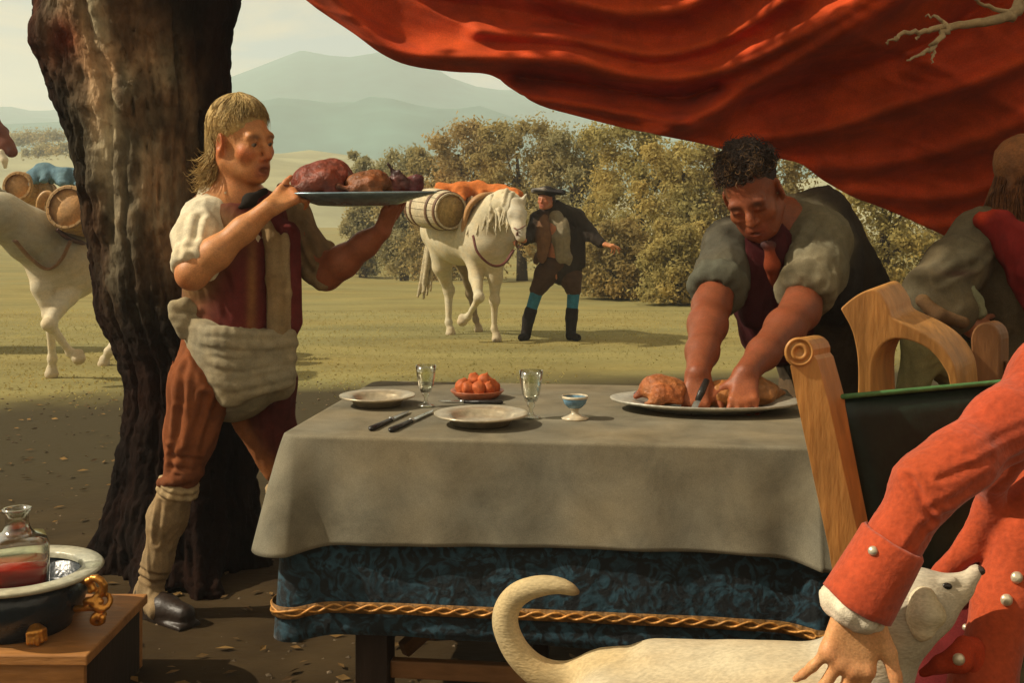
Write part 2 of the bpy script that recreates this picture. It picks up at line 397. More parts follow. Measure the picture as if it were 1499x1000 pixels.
# ------------------------------------------------------------------ air
M_HAZE = bpy.data.materials.new('haze_air'); M_HAZE.use_nodes = True
hn, hl = M_HAZE.node_tree.nodes, M_HAZE.node_tree.links
hn.remove(hn['Principled BSDF']); pv = hn.new('ShaderNodeVolumePrincipled')
pv.inputs['Color'].default_value = (.84, .94, .98, 1); pv.inputs['Density'].default_value = .0018; pv.inputs['Anisotropy'].default_value = .2
hl.new(pv.outputs['Volume'], hn['Material Output'].inputs['Volume'])
hz_o = kind(obj('haze', *box((0, 460, 60), (1420, 510, 66)), M_HAZE, smooth=False), 'stuff')

# ------------------------------------------------------------------ big old trunk behind the server
def oak():
    D = 4.25
    root = thing('oak_tree', 'thick gnarled old tree trunk with stripped pale bark and a round knot', 'tree', (P(265, 0, D)[0], D, 0))
    f = Field(.012, .10, (.0085, .005, .0035), kc=.05)
    c = [P(x, y, D) for x, y in ((262, 850), (272, 760), (283, 650), (285, 540), (250, 430), (232, 330), (232, 230), (226, 140), (212, 60), (205, -20), (200, -160))]
    r = [.31, .26, .245, .245, .255, .255, .25, .265, .31, .36, .36]
    f.chain(c, r)
    for px, py, dd, r0 in ((140, 850, -.15, .11), (380, 850, -.10, .12), (300, 870, -.45, .11), (210, 868, -.40, .10), (200, 840, .5, .12), (360, 840, .45, .12)):
        f.cap(P(265, 700, D), P(px, py, D + dd), .16, r0 * .7, k=.12)
    # the cut limb with its knot, and the forks above
    kn = P(104, 48, D - .12)
    f.cap(P(190, 130, D - .05), kn + A(.03, .03, 0), .2, .14, k=.14)
    f.cap(P(165, 250, D - .12), P(115, 95, D - .12), .12, .1, k=.12)
    f.ell(kn + A(-.015, -.10, .0), (.105, .08, .145), col=(.05, .012, .008), k=.02)
    f.chain([c[-1], A(-1.7, 4.0, 3.3), A(-2.0, 3.6, 4.2), A(-2.4, 3.2, 5.2)], [.26, .18, .12, .07])
    f.chain([c[-1], A(-1.35, 3.9, 3.5), A(-1.3, 3.3, 4.6), A(-1.4, 2.6, 5.6)], [.26, .17, .11, .06])
    f.chain([P(150, -20, D), A(-2.0, 4.1, 3.0), A(-2.6, 3.9, 3.9), A(-3.2, 3.6, 4.8)], [.2, .14, .1, .06])
    # pale stripped wood
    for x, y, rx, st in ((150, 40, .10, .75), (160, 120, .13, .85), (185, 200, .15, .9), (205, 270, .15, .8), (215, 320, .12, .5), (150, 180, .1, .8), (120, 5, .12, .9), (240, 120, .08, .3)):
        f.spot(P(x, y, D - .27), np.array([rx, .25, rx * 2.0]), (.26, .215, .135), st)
    f.spot(kn + A(.04, -.2, -.05), np.array([.05, .2, .07]), (.22, .03, .012), .8)
    def bark(V):
        a = np.arctan2(V[:, 1] - D, V[:, 0] - np.interp(V[:, 2], [q[2] for q in c], [q[0] for q in c]))
        q = np.stack([np.cos(a) * 1.1, np.sin(a) * 1.1, V[:, 2] * .35], 1)
        g = np.abs(vnoise(q, 5.5)) + .6 * np.abs(vnoise(q + 3, 12))
        g2 = np.abs(vnoise(q * A(1, 1, 1.8) + 8, 17)) + .5 * np.abs(vnoise(V, 28))
        return -.045 * (1 - np.clip(g * 1.6, 0, 1)) ** 2 - .016 * (1 - np.clip(g2 * 1.5, 0, 1)) ** 2 + .012 * fbm(V, 9, 3) + .004 * vnoise(V, 45)
    V, Fq, C = f.mesh(1, bark)
    # bark wears unevenly: streaks break the stripped patch up
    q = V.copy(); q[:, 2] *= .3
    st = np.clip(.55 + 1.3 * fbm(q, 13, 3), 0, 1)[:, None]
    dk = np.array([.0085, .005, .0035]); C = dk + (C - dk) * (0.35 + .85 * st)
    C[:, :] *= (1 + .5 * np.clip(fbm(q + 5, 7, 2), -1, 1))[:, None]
    m = mat('bark', None, rough=.95, var=.5, scale=13, bump=.9, fine=60, stretch=(1, 1, .5), spec=.08, warm=(1.9, 1.0, .6), hue=.6)
    obj('trunk', V, Fq, m, root, True, C)
    # crown, above the picture: leaves on clumps round the ends of the limbs
    r_ = np.random.RandomState(3)
    cl = [(q + r_.normal(0, .4, 3) + A(0, 0, .3), r_.uniform(.4, .7)) for q in (A(-2.4, 3.2, 5.2), A(-1.4, 2.6, 5.6), A(-3.2, 3.6, 4.9)) for _ in range(7)]
    V, F = leaf_cloud(cl, 260, .09, r_)
    obj('crown', V, F, M_LEAF[0], root, False)
def leaf_cloud(clumps, per, size, r_):
    """leaf-sized quads spread through the shells of a set of clumps"""
    c = np.concatenate([np.tile(q, (per, 1)) for q, _ in clumps]); R = np.concatenate([np.full(per, r) for _, r in clumps])
    n = len(c); d = r_.normal(0, 1, (n, 3)); d /= np.linalg.norm(d, axis=1)[:, None]
    p = c + d * (R * np.abs(r_.normal(0, .62, n)).clip(0, 1.7))[:, None] * np.array([1, 1, .85])
    nrm = d + r_.normal(0, .55, (n, 3)); nrm /= np.linalg.norm(nrm, axis=1)[:, None]
    a = np.cross(nrm, r_.normal(0, 1, (n, 3))); a /= np.linalg.norm(a, axis=1)[:, None]; b = np.cross(nrm, a)
    s = (size * r_.uniform(.6, 1.4, n))[:, None]
    V = np.stack([p - a * s, p + b * s * .5, p + a * s, p - b * s * .5], 1).reshape(-1, 3)
    return V, np.arange(4 * n).reshape(-1, 4)
def leaf_mat(name, c, var=.35):
    m = mat(name, c, rough=.8, var=var, scale=.9, bump=0, fine=5, hue=.6, spec=.15, warm=(1.35, 1.0, .6))
    n, l = m.node_tree.nodes, m.node_tree.links; b = n['Principled BSDF']; t = n.new('ShaderNodeBsdfTranslucent'); x = n.new('ShaderNodeMixShader'); x.inputs['Fac'].default_value = .55
    l.new(b.inputs['Base Color'].links[0].from_socket, t.inputs['Color']); l.new(b.outputs[0], x.inputs[1]); l.new(t.outputs[0], x.inputs[2]); l.new(x.outputs[0], n['Material Output'].inputs['Surface'])
    return m
M_LEAF = [leaf_mat('olive_leaf', (.34, .275, .11)), leaf_mat('brown_leaf', (.38, .285, .12)), leaf_mat('grey_green_leaf', (.34, .305, .15)), leaf_mat('yellow_green_leaf', (.40, .345, .13))]
M_TWIG = mat('twig_bark', (.06, .042, .025), rough=.9, var=.3, scale=6, stretch=(1, 1, .3))
oak()
def field_tree(px, top, d, w, m, lab, seed, squat=.25):
    r_ = np.random.RandomState(seed); b = P(px, 0, d); b[2] = float(ground_z(np.array([b[0]]), np.array([d]))[0]); H = P(px, top, d)[2] - b[2]
    root = thing('field_tree', lab, 'tree', b, 'trees along the edge of the meadow'); cl = []
    n = 34
    for i in range(n):
        t = (i + .5) / n; z = H * (squat + (1 - squat - .08) * t); rr = w * math.sqrt(max(.06, 1 - (1.12 * t - .25) ** 2)) * .62
        a = i * 2.4 + seed; rr *= r_.uniform(.3, 1.1)
        cl.append((b + A(math.cos(a) * rr, math.sin(a) * rr * .8, z), w * r_.uniform(.20, .36) * (1.08 - .45 * t)))
    for i in range(10):   # sprigs that break the outline
        a = r_.uniform(0, 6.28); t = r_.uniform(.3, 1.0); rr = w * .72 * math.sqrt(max(.05, 1 - (1.1 * t - .2) ** 2))
        cl.append((b + A(math.cos(a) * rr, math.sin(a) * rr * .6, H * t), w * r_.uniform(.10, .17)))
    V, F = leaf_cloud(cl, 640, .028 * d / 20 + .012, r_)
    V[:, 2] = np.maximum(V[:, 2], b[2] + .05)
    obj('crown', V, F, m, root, False)
    tr = [tube(smooth_path([b - A(0, 0, .1), b + A(.05 * r_.randn(), 0, H * .35), b + A(.15 * r_.randn(), 0, H * .75)], 4), np.linspace(.14, .03, 9), 8)]
    for q, rad in cl[3:30:5]:
        tr.append(tube([b + A(0, 0, H * .3), lerp(b + A(0, 0, H * .4), q, .5), q], [.05, .035, .015], 6))
    obj('trunk', *join(*tr), M_TWIG, root)
for a in ((532, 222, 33, 1.0, M_LEAF[2], 'small grey-green bush at the open end of the tree line', 1, .05),
          (592, 205, 31, 1.5, M_LEAF[2], 'round grey-green tree next to the small end bush', 2, .08),
          (682, 163, 27, 1.9, M_LEAF[1], 'tall brownish tree with a pointed crown above the pack horse', 3, .1),
          (765, 162, 25, 1.75, M_LEAF[0], 'broad olive tree behind the groom in the black hat', 4, .1),
          (640, 218, 29, 1.3, M_LEAF[0], 'low olive tree filling the gap above the wine barrel', 5, .05),
          (842, 182, 24, 1.6, M_LEAF[2], 'pale grey-green tree under the drooping red awning', 6, .1),
          (935, 160, 22, 1.9, M_LEAF[3], 'yellowish tree at the lowest swag of the awning', 7, .05),
          (1010, 190, 20, 1.5, M_LEAF[3], 'yellow-green bushy tree behind the carver', 8, .0),
          (905, 318, 19, 1.0, M_LEAF[0], 'low olive shrub at the meadow edge past the pointing hand', 9, -.05),
          (1000, 330, 17.5, .95, M_LEAF[3], 'low yellowish shrub beside the carver\'s elbow', 10, -.05),
          (1120, 170, 20, 1.8, M_LEAF[0], 'olive tree whose leaves show behind the carver\'s head', 12, .0),
          (1290, 220, 17, 1.6, M_LEAF[3], 'yellow-green tree between the carver and the long-haired person', 13, .0),
          (1440, 210, 18, 1.7, M_LEAF[0], 'olive tree behind the long-haired person', 14, .0)):
    field_tree(*a)

# small far bushes on the pale hill to the left
r_ = np.random.RandomState(21)
for i, (px, py, d, w) in enumerate(((30, 207, 120, 2.2), (52, 203, 121, 2.6), (78, 200, 122, 2.4), (104, 197, 123, 2.2), (62, 222, 100, 1.6), (80, 218, 101, 1.5), (118, 216, 100, 1.2))):
    q = P(px, py, d)
    V, F = leaf_cloud([(q + A(*(r_.normal(0, w * .5, 3) * A(1.6, 1, .12))), w * .42) for _ in range(6)], 220, .16, r_)
    b = tag(obj('far_bush', V, F, M_LEAF[2], smooth=False), 'tiny hazy bush in the row along the pale hill crest' if i < 4 else 'tiny hazy bush on the slope below the hill-crest row', 'bush', 'bushes along the hill crest' if i < 4 else 'bushes on the slope below the crest')

# ------------------------------------------------------------------ turf
def turf():
    r_ = np.random.RandomState(8); n = 45000
    d = 4.2 + 12 * r_.rand(n) ** 1.2; x = (r_.rand(n) * 1.5 - .75) * d * 1.05
    p = np.stack([x, d, 0 * x], 1); keep = (fbm(p, .8, 3) + (d - 9.0 - .28 * x) * .6 + .3 * r_.randn(n)) > 0; x, d = x[keep], d[keep]; n = len(x)
    z = ground_z(x, d); h = r_.uniform(.008, .022, n); a = r_.uniform(0, 3.14, n); w = r_.uniform(.006, .014, n); ln = r_.normal(0, .02, (n, 2))
    b0 = np.stack([x - np.cos(a) * w, d - np.sin(a) * w, z - .005], 1); b1 = np.stack([x + np.cos(a) * w, d + np.sin(a) * w, z - .005], 1); t = np.stack([x + ln[:, 0], d + ln[:, 1], z + h], 1)
    V = np.stack([b0, b1, t], 1).reshape(-1, 3)
    o = obj('grass', V, np.arange(3 * n).reshape(-1, 3), leaf_mat('grass_blade', (.34, .31, .125)), smooth=False, origin=(0, 0, 0))
    kind(o, 'stuff'); tag(o, 'short olive grass growing on the meadow behind the table', 'grass')
turf()
def litter():
    """pebbles, clods and dead leaves lying on the dark foreground"""
    r_ = np.random.RandomState(31); V, F, C = [], [], []; n = 0
    oct_ = np.array([(1, 0, 0), (-1, 0, 0), (0, 1, 0), (0, -1, 0), (0, 0, 1), (0, 0, -1)], float); of = [(0, 2, 4), (2, 1, 4), (1, 3, 4), (3, 0, 4), (2, 0, 5), (1, 2, 5), (3, 1, 5), (0, 3, 5)]
    for i in range(1500):
        d = 3.0 + 6.5 * r_.rand() ** 1.3; x = r_.uniform(-.55, .55) * d; s = r_.uniform(.004, .012)
        V.append(oct_ * s * r_.uniform(.6, 1.3, (6, 1)) * A(1.2, 1, .55) @ rotz(r_.rand() * 6).T + A(x, d, s * .2)); F += [[a + n for a in q] for q in of]; n += 6; C += [lerp((.05, .035, .02), (.17, .13, .085), r_.rand() ** 2)] * 6
    for i in range(1400):
        d = 3.0 + 6.0 * r_.rand() ** 1.2; x = r_.uniform(-.55, .55) * d; s = r_.uniform(.012, .03); M = rotz(r_.rand() * 6) @ rotx(r_.normal(0, .35))
        V.append(np.array([(-1, 0, 0), (0, .4, .12), (1, 0, .05), (0, -.4, .1)]) * s @ M.T + A(x, d, .010)); F.append([n, n + 1, n + 2, n + 3]); n += 4; C += [lerp((.06, .035, .015), (.20, .12, .04), r_.rand())] * 4
    o = obj('ground_litter', np.concatenate(V), F, mat('litter', None, rough=.9, var=.3, scale=40, bump=.2, spec=.15), None, False, np.array(C), origin=(0, 0, 0))
    kind(o, 'stuff'); tag(o, 'pebbles and dead leaves scattered over the dark brown foreground', 'litter')
litter()
# ------------------------------------------------------------------ red awning
def drape():
    edge = np.array([(380, -90), (420, -35), (450, 0), (520, 48), (560, 77), (600, 94), (660, 103), (715, 107), (745, 125), (790, 152), (850, 170), (920, 188), (1000, 203), (1080, 222), (1165, 236), (1205, 262), (1250, 287), (1290, 302), (1340, 324), (1400, 352), (1460, 385), (1520, 408), (1620, 440), (1760, 470)], float)
    edge = smooth_path(edge, 4)
    top = -420.0
    nu, nv = 300, 170
    ex = np.linspace(edge[0, 0], edge[-1, 0], nu); ey = np.interp(ex, edge[:, 0], edge[:, 1])
    v = np.linspace(0, 1, nv) ** 1.25
    X = np.repeat(ex[:, None], nv, 1); Y = ey[:, None] + (top - ey[:, None]) * v[None, :]
    X = X + (Y - ey[:, None]) * -.10
    def ridge(pts, w, amp):
        p = smooth_path(np.array(pts, float), 8); best = np.full(X.shape, 1e9)
        for a, b in zip(p[:-1], p[1:]):
            ba = b - a; h = np.clip(((X - a[0]) * ba[0] + (Y - a[1]) * ba[1]) / (ba @ ba), 0, 1)
            best = np.minimum(best, (X - a[0] - ba[0] * h) ** 2 + (Y - a[1] - ba[1] * h) ** 2)
        return amp / (1 + best / (w * w * .75)) ** 1.6
    B = 5.40 + .00055 * np.clip(X - 1000, 0, None) + .00000 * X
    sx = np.clip((X - 980) / 260, 0, 1); sx = sx * sx * (3 - 2 * sx)
    B = B - .0011 * np.clip(ey[:, None] - Y, 0, 420) - .0024 * sx * np.clip(ey[:, None] - Y, 0, 230)            # the upper part bellies forward
    B += .0006 * np.clip(X - 1050, 0, 600) * np.clip((Y + 60) / 300, 0, 1)
    f = 0
    f = f + ridge([(380, -130), (470, -25), (545, 50), (600, 78), (700, 84), (830, 88), (930, 112), (1010, 112), (1090, 90), (1200, 35), (1290, -20), (1420, -110), (1520, -200)], 24, .20)
    f = f + ridge([(960, 195), (1030, 168), (1090, 132), (1180, 80), (1290, 12), (1420, -70), (1560, -180)], 24, .20)
    f = f + ridge([(470, -120), (560, -40), (640, 0), (760, 15), (860, 40)], 20, -.08)
    f = f + ridge([(700, 45), (830, 55), (950, 78), (1040, 62), (1120, 20), (1230, -60)], 16, .12)
    f = f + ridge([(800, -10), (900, 15), (1000, 10), (1080, -40), (1180, -130)], 26, .17)
    f = f + ridge([(640, -60), (800, -60), (960, -70), (1060, -150)], 24, .14)
    f = f + ridge([(760, 112), (840, 120), (930, 134), (1000, 142), (1050, 125)], 15, -.17)
    f = f + ridge([(740, 135), (830, 150), (930, 168), (1010, 180)], 12, .09)
    f = f + ridge([(1080, 205), (1200, 190), (1330, 150), (1430, 118), (1560, 60), (1700, -20)], 22, .12)
    f = f + ridge([(1100, 150), (1240, 105), (1360, 60), (1500, -40)], 26, -.14)
    f = f + ridge([(1180, 245), (1290, 240), (1400, 215), (1520, 170), (1700, 90)], 24, .10)
    f = f + ridge([(1250, 280), (1360, 290), (1470, 270), (1600, 220)], 20, .09)
    f = f + ridge([(1360, 330), (1470, 330), (1600, 300)], 18, .08)
    q = np.stack([X / 90 + Y / 140, Y / 60 - X / 160, 0 * X], -1).reshape(-1, 3)
    f = f + .02 * fbm(q, .8, 3).reshape(X.shape) + .012 * (1 - np.abs(vnoise(q * A(.5, 1.6, 1), 1.5))).reshape(X.shape) ** 3
    f = f + .025 * np.exp(-((Y - ey[:, None]) / 7.0) ** 2)     # rolled hem
    Dp = B - f * .95
    V = np.stack([(X - CX) / FPX * 4.6, Dp, CAMZ - (Y - HY) / FPX * 4.6], -1)   # true sizes on a sheet about 4.6 m away
    # keep the drawn outline: lateral place follows the depth of each point
    V[..., 0] *= Dp / 4.6; V[..., 2] = CAMZ + (V[..., 2] - CAMZ) * Dp / 4.6
    V = V.reshape(-1, 3); i, j = np.meshgrid(np.arange(nu - 1), np.arange(nv - 1), indexing='ij'); a = (i * nv + j).ravel()
    F = np.stack([a, a + nv, a + nv + 1, a + 1], 1)
    m = mat('red_cloth', (.52, .060, .014), rough=.7, var=.4, scale=5, bump=.2, fine=160, coarse=.2, spec=.12, sheen=.03, hue=.5, warm=(1.15, 1.5, .8))
    o = obj('awning', V, F, m); solidify(o, .012, 0)
    tag(o, 'large red cloth awning hanging in heavy swags over the table', 'awning')
drape()
def bare_branch():
    D = 3.72
    base = A(3.45, 4.5, 0)  # tree out of view, added so its crown blocks sky light; only the branch shows
    root = thing('added_shade_tree', 'pale leafless forked branch before the red awning, on an added unseen shade tree', 'tree', base)
    obj('trunk', *tube(smooth_path([base - A(0, 0, .1), base + A(.05, 0, 1.2), base + A(-.05, -.05, 2.6), base + A(-.1, -.1, 4.4), base + A(-.5, -.3, 5.6)], 4), np.linspace(.26, .10, 17), 12), M_TWIG, root)  # unseen trunk of the added shade tree
    r_ = np.random.RandomState(17); cl = []
    for i in range(70):
        x, y = r_.uniform(.3, 6.2), r_.uniform(.6, 7.2); cl.append((A(x, y, 4.3 + .16 * x + r_.uniform(0, 1.5)), r_.uniform(.5, .85)))
    for i in range(16): cl.append((A(r_.uniform(-1.9, .4), r_.uniform(2.2, 3.5), r_.uniform(4.4, 5.2)), r_.uniform(.45, .65)))  # extra unseen clumps added over the table to shade the long-haired person
    obj('crown', *leaf_cloud(cl, 300, .085, r_), M_LEAF[0], root, False)  # unseen crown, added to block sky light
    m = mat('dead_wood', (.36, .27, .15), rough=.8, var=.3, scale=25, bump=.4)
    def tw(name, pts, r0, r1):
        p = smooth_path([P(x, y, D + dd) for x, y, dd in pts], 5); k = np.random.RandomState(len(pts) + int(pts[0][0])).normal(0, .004, p.shape); k[0] = k[-1] = 0
        obj(name, *tube(p + k, np.linspace(r0, r1, len(p)), 8), m, root)
    tw('limb', [(1920, -420, .4), (1780, -320, .25), (1640, -190, .1), (1560, -80, .05), (1510, -25, 0), (1488, 15, 0), (1470, 25, -.02), (1430, 32, -.03), (1385, 40, -.05)], .035, .012)
    tw('twig', [(1388, 39, -.05), (1360, 44, -.07), (1325, 48, -.1), (1310, 58, -.12), (1298, 62, -.13)], .012, .003)
    tw('twig', [(1388, 38, -.05), (1372, 25, -.02), (1355, 24, 0)], .008, .003)
    tw('twig', [(1392, 40, -.05), (1376, 56, -.09), (1360, 72, -.12), (1345, 82, -.13), (1328, 88, -.14)], .012, .003)
    tw('twig', [(1370, 66, -.1), (1366, 80, -.12), (1364, 92, -.13)], .007, .002)
    tw('twig', [(1345, 47, -.08), (1343, 58, -.1)], .006, .002)
    tw('twig', [(1486, 18, 0), (1440, 8, -.05), (1425, -10, -.1)], .01, .003)
bare_branch()
# ------------------------------------------------------------------ table and its cloths
TZ = .78
TY = math.radians(-7)
t_ex = A(math.cos(TY), math.sin(TY), 0); t_ey = A(-math.sin(TY), math.cos(TY), 0)
T_FL = A(-.565, 2.68, 0); TW, TD = 1.32, .93
def tp(u, v, z=TZ): return T_FL + t_ex * u + t_ey * v + A(0, 0, z)
def on_table(px, py, z=TZ):
    d = (CAMZ - z) * FPX / (py - HY); return P(px, py, d)
def perimeter(n, rc, grow=0.0):
    """points and outward normals round the table top, corners rounded; s runs round"""
    L = []
    w, h = TW + 2 * grow, TD + 2 * grow
    for cxx, cyy, a0 in ((w - rc, rc, -90), (w - rc, h - rc, 0), (rc, h - rc, 90), (rc, rc, 180)):
        for k in range(9):
            a = math.radians(a0 + 90 * k / 8); L.append(((cxx + rc * math.cos(a) - grow, cyy + rc * math.sin(a) - grow), (math.cos(a), math.sin(a))))
    p = np.array([q[0] for q in L]); nn = np.array([q[1] for q in L]); p = np.vstack([p, p[:1]]); nn = np.vstack([nn, nn[:1]])
    s = np.r_[0, np.cumsum(np.linalg.norm(np.diff(p, axis=0), axis=1))]; t = np.linspace(0, s[-1], n, endpoint=False)
    pp = np.stack([np.interp(t, s, p[:, i]) for i in (0, 1)], 1); mm = np.stack([np.interp(t, s, nn[:, i]) for i in (0, 1)], 1); mm /= np.linalg.norm(mm, axis=1)[:, None]
    cor = np.array([(TW, 0), (TW, TD), (0, TD), (0, 0)]); cd = np.min(np.linalg.norm(pp[:, None] - cor[None], axis=2), 1)
    return pp, mm, t, cd
def cloth(name, z0, hang, grow, flare, wav, corner, m, label, seed, dip):
    n = 900; pp, mm, t, cd = perimeter(n, .035, grow); rows = []
    ph = np.random.RandomState(seed).rand(6) * 6.28
    wv = np.sin(t * 13 + ph[0]) * .5 + np.sin(t * 23 + ph[1]) * .35 + np.sin(t * 41 + ph[2]) * .2 + np.sin(t * 5 + ph[3]) * .5
    ck = np.exp(-(cd / .10) ** 2)
    for v in (.06, .25, .5, .75, .93, .985, .997):        # the top, as shrinking rings
        q = lerp(np.tile([[TW / 2, TD / 2]], (n, 1)), pp, v); rows.append(np.c_[q, np.full(n, z0)])
    rows.append(np.c_[pp + mm * .0035, np.full(n, z0 - .0015)])
    for u in [.006, .018] + [k / 24.0 for k in range(1, 25)]:
        off = .005 + flare * u + wav * wv * u ** .8 * (1 - .3 * ck) + corner * ck * u ** .9 + .5 * corner * u ** .7 * np.exp(-(cd / .22) ** 2) * np.cos(cd / .035)
        drop = hang * u * (1 + dip * ck) + .006 * np.sin(t * 3.1 + ph[4]) * u
        rows.append(np.c_[pp + mm * off[:, None], z0 - .006 - drop])
    R = len(rows); L = np.concatenate(rows); V = T_FL + L[:, :1] * t_ex + L[:, 1:2] * t_ey + np.c_[0 * L[:, 0], 0 * L[:, 0], L[:, 2]]
    F = [[i * n + j, i * n + (j + 1) % n, (i + 1) * n + (j + 1) % n, (i + 1) * n + j] for i in range(R - 1) for j in range(n)]
    F = [f[::-1] for f in F]
    F.append(list(range(n)))
    o = obj(name, V, F, m); solidify(o, .003, -1)
    return tag(o, label, 'tablecloth')
M_LINEN = mat('linen', (.172, .158, .116), rough=.9, var=.38, scale=7, bump=.10, fine=420, coarse=.3, spec=.1, hue=.6, warm=(1.15, .95, .68))
M_BLUE = mat('blue_damask', (.016, .045, .065), rough=.7, var=.75, scale=16, bump=.4, fine=60, spec=.3, hue=.2, sheen=.1, warm=(.8, 1, 1))
def damask():
    n, l = M_BLUE.node_tree.nodes, M_BLUE.node_tree.links; b = n['Principled BSDF']; src = b.inputs['Base Color'].links[0].from_socket
    tc = n.new('ShaderNodeTexCoord'); no = n.new('ShaderNodeTexNoise'); no.inputs['Scale'].default_value = 19; no.inputs['Detail'].default_value = 2; no.inputs['Distortion'].default_value = 2.5
    l.new(tc.outputs['Object'], no.inputs['Vector']); rp = n.new('ShaderNodeValToRGB'); rp.color_ramp.elements[0].position = .40; rp.color_ramp.elements[1].position = .56; l.new(no.outputs['Fac'], rp.inputs['Fac'])
    mx = n.new('ShaderNodeMixRGB'); l.new(rp.outputs['Color'], mx.inputs['Fac']); l.new(src, mx.inputs['Color1']); mx.inputs['Color2'].default_value = (.007, .010, .012, 1); l.new(mx.outputs['Color'], b.inputs['Base Color'])
damask()
M_GOLD = mat('gold_braid', (.42, .20, .045), rough=.45, var=.5, scale=30, bump=.5, spec=.5, metal=.25)
cloth('linen_tablecloth', TZ, .245, .0, .022, .008, .038, M_LINEN, 'grey-white linen cloth laid over the blue cloth on the table', 4, .10)
bc = cloth('blue_tablecloth', TZ - .008, .470, -.012, .018, .0035, .02, M_BLUE, 'dark blue damask undercloth with a gold braid along its hem', 9, .05)
pp, mm, t, cd = perimeter(900, .035, -.012); ck = np.exp(-(cd / .10) ** 2); rows = []
for dz in (-.0135, .0135):
    u = .84 - dz / .47; off = .008 + .018 * u + .02 * ck * u ** .9 + .5 * .02 * u ** .7 * np.exp(-(cd / .22) ** 2) * np.cos(cd / .035) + .0065
    L = np.c_[pp + mm * off[:, None], TZ - .014 - .470 * u * (1 + .05 * ck)]; rows.append(T_FL + L[:, :1] * t_ex + L[:, 1:2] * t_ey + np.c_[0 * L[:, 0], 0 * L[:, 0], L[:, 2]])
solidify(obj('gold_band', np.concatenate(rows), [[j, (j + 1) % 900, 900 + (j + 1) % 900, 900 + j] for j in range(900)], mat('woven_gold', (.17, .085, .022), rough=.6, var=.6, scale=60, bump=.5, spec=.3), bc), .002, 0)
for k, dz in ((0, .0), (1, .0)):
    pp, mm, t, cd = perimeter(900, .035, -.012); ck = np.exp(-(cd / .10) ** 2); u = .84
    off = .008 + .018 * u + .02 * ck * u ** .9 + .5 * .02 * u ** .7 * np.exp(-(cd / .22) ** 2) * np.cos(cd / .035) + .0075
    wob = .0068 * np.sin(t * 70 + k * math.pi)
    L = np.c_[pp + mm * (off + .002 * np.cos(t * 70 + k * math.pi))[:, None], TZ - .008 - .006 - .470 * u * (1 + .05 * ck) + wob]
    V = T_FL + L[:, :1] * t_ex + L[:, 1:2] * t_ey + np.c_[0 * L[:, 0], 0 * L[:, 0], L[:, 2]]
    V = np.vstack([V, V[:1]]); obj('gold_cord', *tube(V, .0032, 6, False), M_GOLD, bc)
M_DKWOOD = mat('dark_wood', (.028, .016, .010), rough=.6, var=.3, scale=8, stretch=(1, 1, .2), spec=.3)
M_TANWOOD = mat('tan_wood', (.20, .095, .035), rough=.6, var=.3, scale=10, stretch=(.2, 1, 1), spec=.3)
tb = thing('trestle_table', 'dark wooden table whose leg and braces show under the blue cloth', 'table', tp(TW / 2, TD / 2, 0))
bevel(obj('tabletop', *box(tp(TW / 2, TD / 2, TZ - .03), (TW / 2 - .03, TD / 2 - .03, .018), rotz(TY)), M_DKWOOD, tb, False))
for u, v in ((.20, .14), (TW - .2, .14), (.20, TD - .14), (TW - .2, TD - .14)):
    bevel(obj('leg', *box(tp(u, v, .366), (.042, .042, .366), rotz(TY)), M_DKWOOD, tb, False))
for v in (.14, TD - .14):
    bevel(obj('stretcher', *beam(tp(.242, v, .165), tp(TW - .242, v, .165), .03, .045), M_TANWOOD, tb, False))
bevel(obj('brace', *beam(tp(.25, .24, .17), tp(.62, TD - .25, .42), .03, .04), M_TANWOOD, tb, False))
bevel(obj('post', *box(tp(.60, .40, .366), (.022, .022, .366), rotz(TY)), M_DKWOOD, tb, False))
for u in (.2, TW - .2):
    bevel(obj('cross_rail', *beam(tp(u, .182, .20), tp(u, TD - .182, .20), .03, .045), M_DKWOOD, tb, False))

# ------------------------------------------------------------------ tableware
M_PEWTER = mat('pewter', (.40, .39, .33), rough=.38, var=.2, scale=30, bump=.1, metal=.35, spec=.5)
M_CHINA = mat('glazed_ware', (.50, .44, .32), rough=.3, var=.18, scale=30, bump=.08, spec=.5)
M_DISH = mat('tin_plate', (.42, .37, .27), rough=.3, var=.3, scale=22, bump=.08, metal=.45, spec=.5)
M_BLKH = mat('black_handle', (.012, .010, .009), rough=.4, var=.2, scale=30, spec=.5)
M_STEEL = mat('steel_blade', (.45, .47, .47), rough=.25, var=.15, scale=40, metal=.9, spec=.5, bump=.05)
M_SILVER = mat('silver_blue', (.26, .38, .46), rough=.25, var=.3, scale=12, metal=.6, spec=.5, bump=.05)
M_GLASS = bpy.data.materials.new('clear_glass'); M_GLASS.use_nodes = True
gn, gl = M_GLASS.node_tree.nodes, M_GLASS.node_tree.links
gn.remove(gn['Principled BSDF']); g_t = gn.new('ShaderNodeBsdfTransparent'); g_t.inputs['Color'].default_value = (.93, .95, .90, 1); g_g = gn.new('ShaderNodeBsdfGlossy'); g_g.inputs['Roughness'].default_value = .06
g_w = gn.new('ShaderNodeLayerWeight'); g_w.inputs['Blend'].default_value = .42; g_m = gn.new('ShaderNodeMixShader')
gl.new(g_w.outputs['Facing'], g_m.inputs['Fac']); gl.new(g_t.outputs[0], g_m.inputs[1]); gl.new(g_g.outputs[0], g_m.inputs[2]); gl.new(g_m.outputs[0], gn['Material Output'].inputs['Surface'])
def plate(px, py, r, lab, name='plate', m=None, k=1.0):
    c = on_table(px, py)
    prof = [(0, .010), (r * .52, .010), (r * .60, .013), (r * .66, .022), (r * .70, .026), (r * .97, .032), (r, .031), (r * .99, .027), (r * .7, .019), (r * .6, .003), (r * .3, .003), (0, .003)]
    o = obj(name, *lathe([(a, b * k) for a, b in prof], c, 48), m or M_DISH, origin=c)
    return tag(o, lab, 'plate'), c
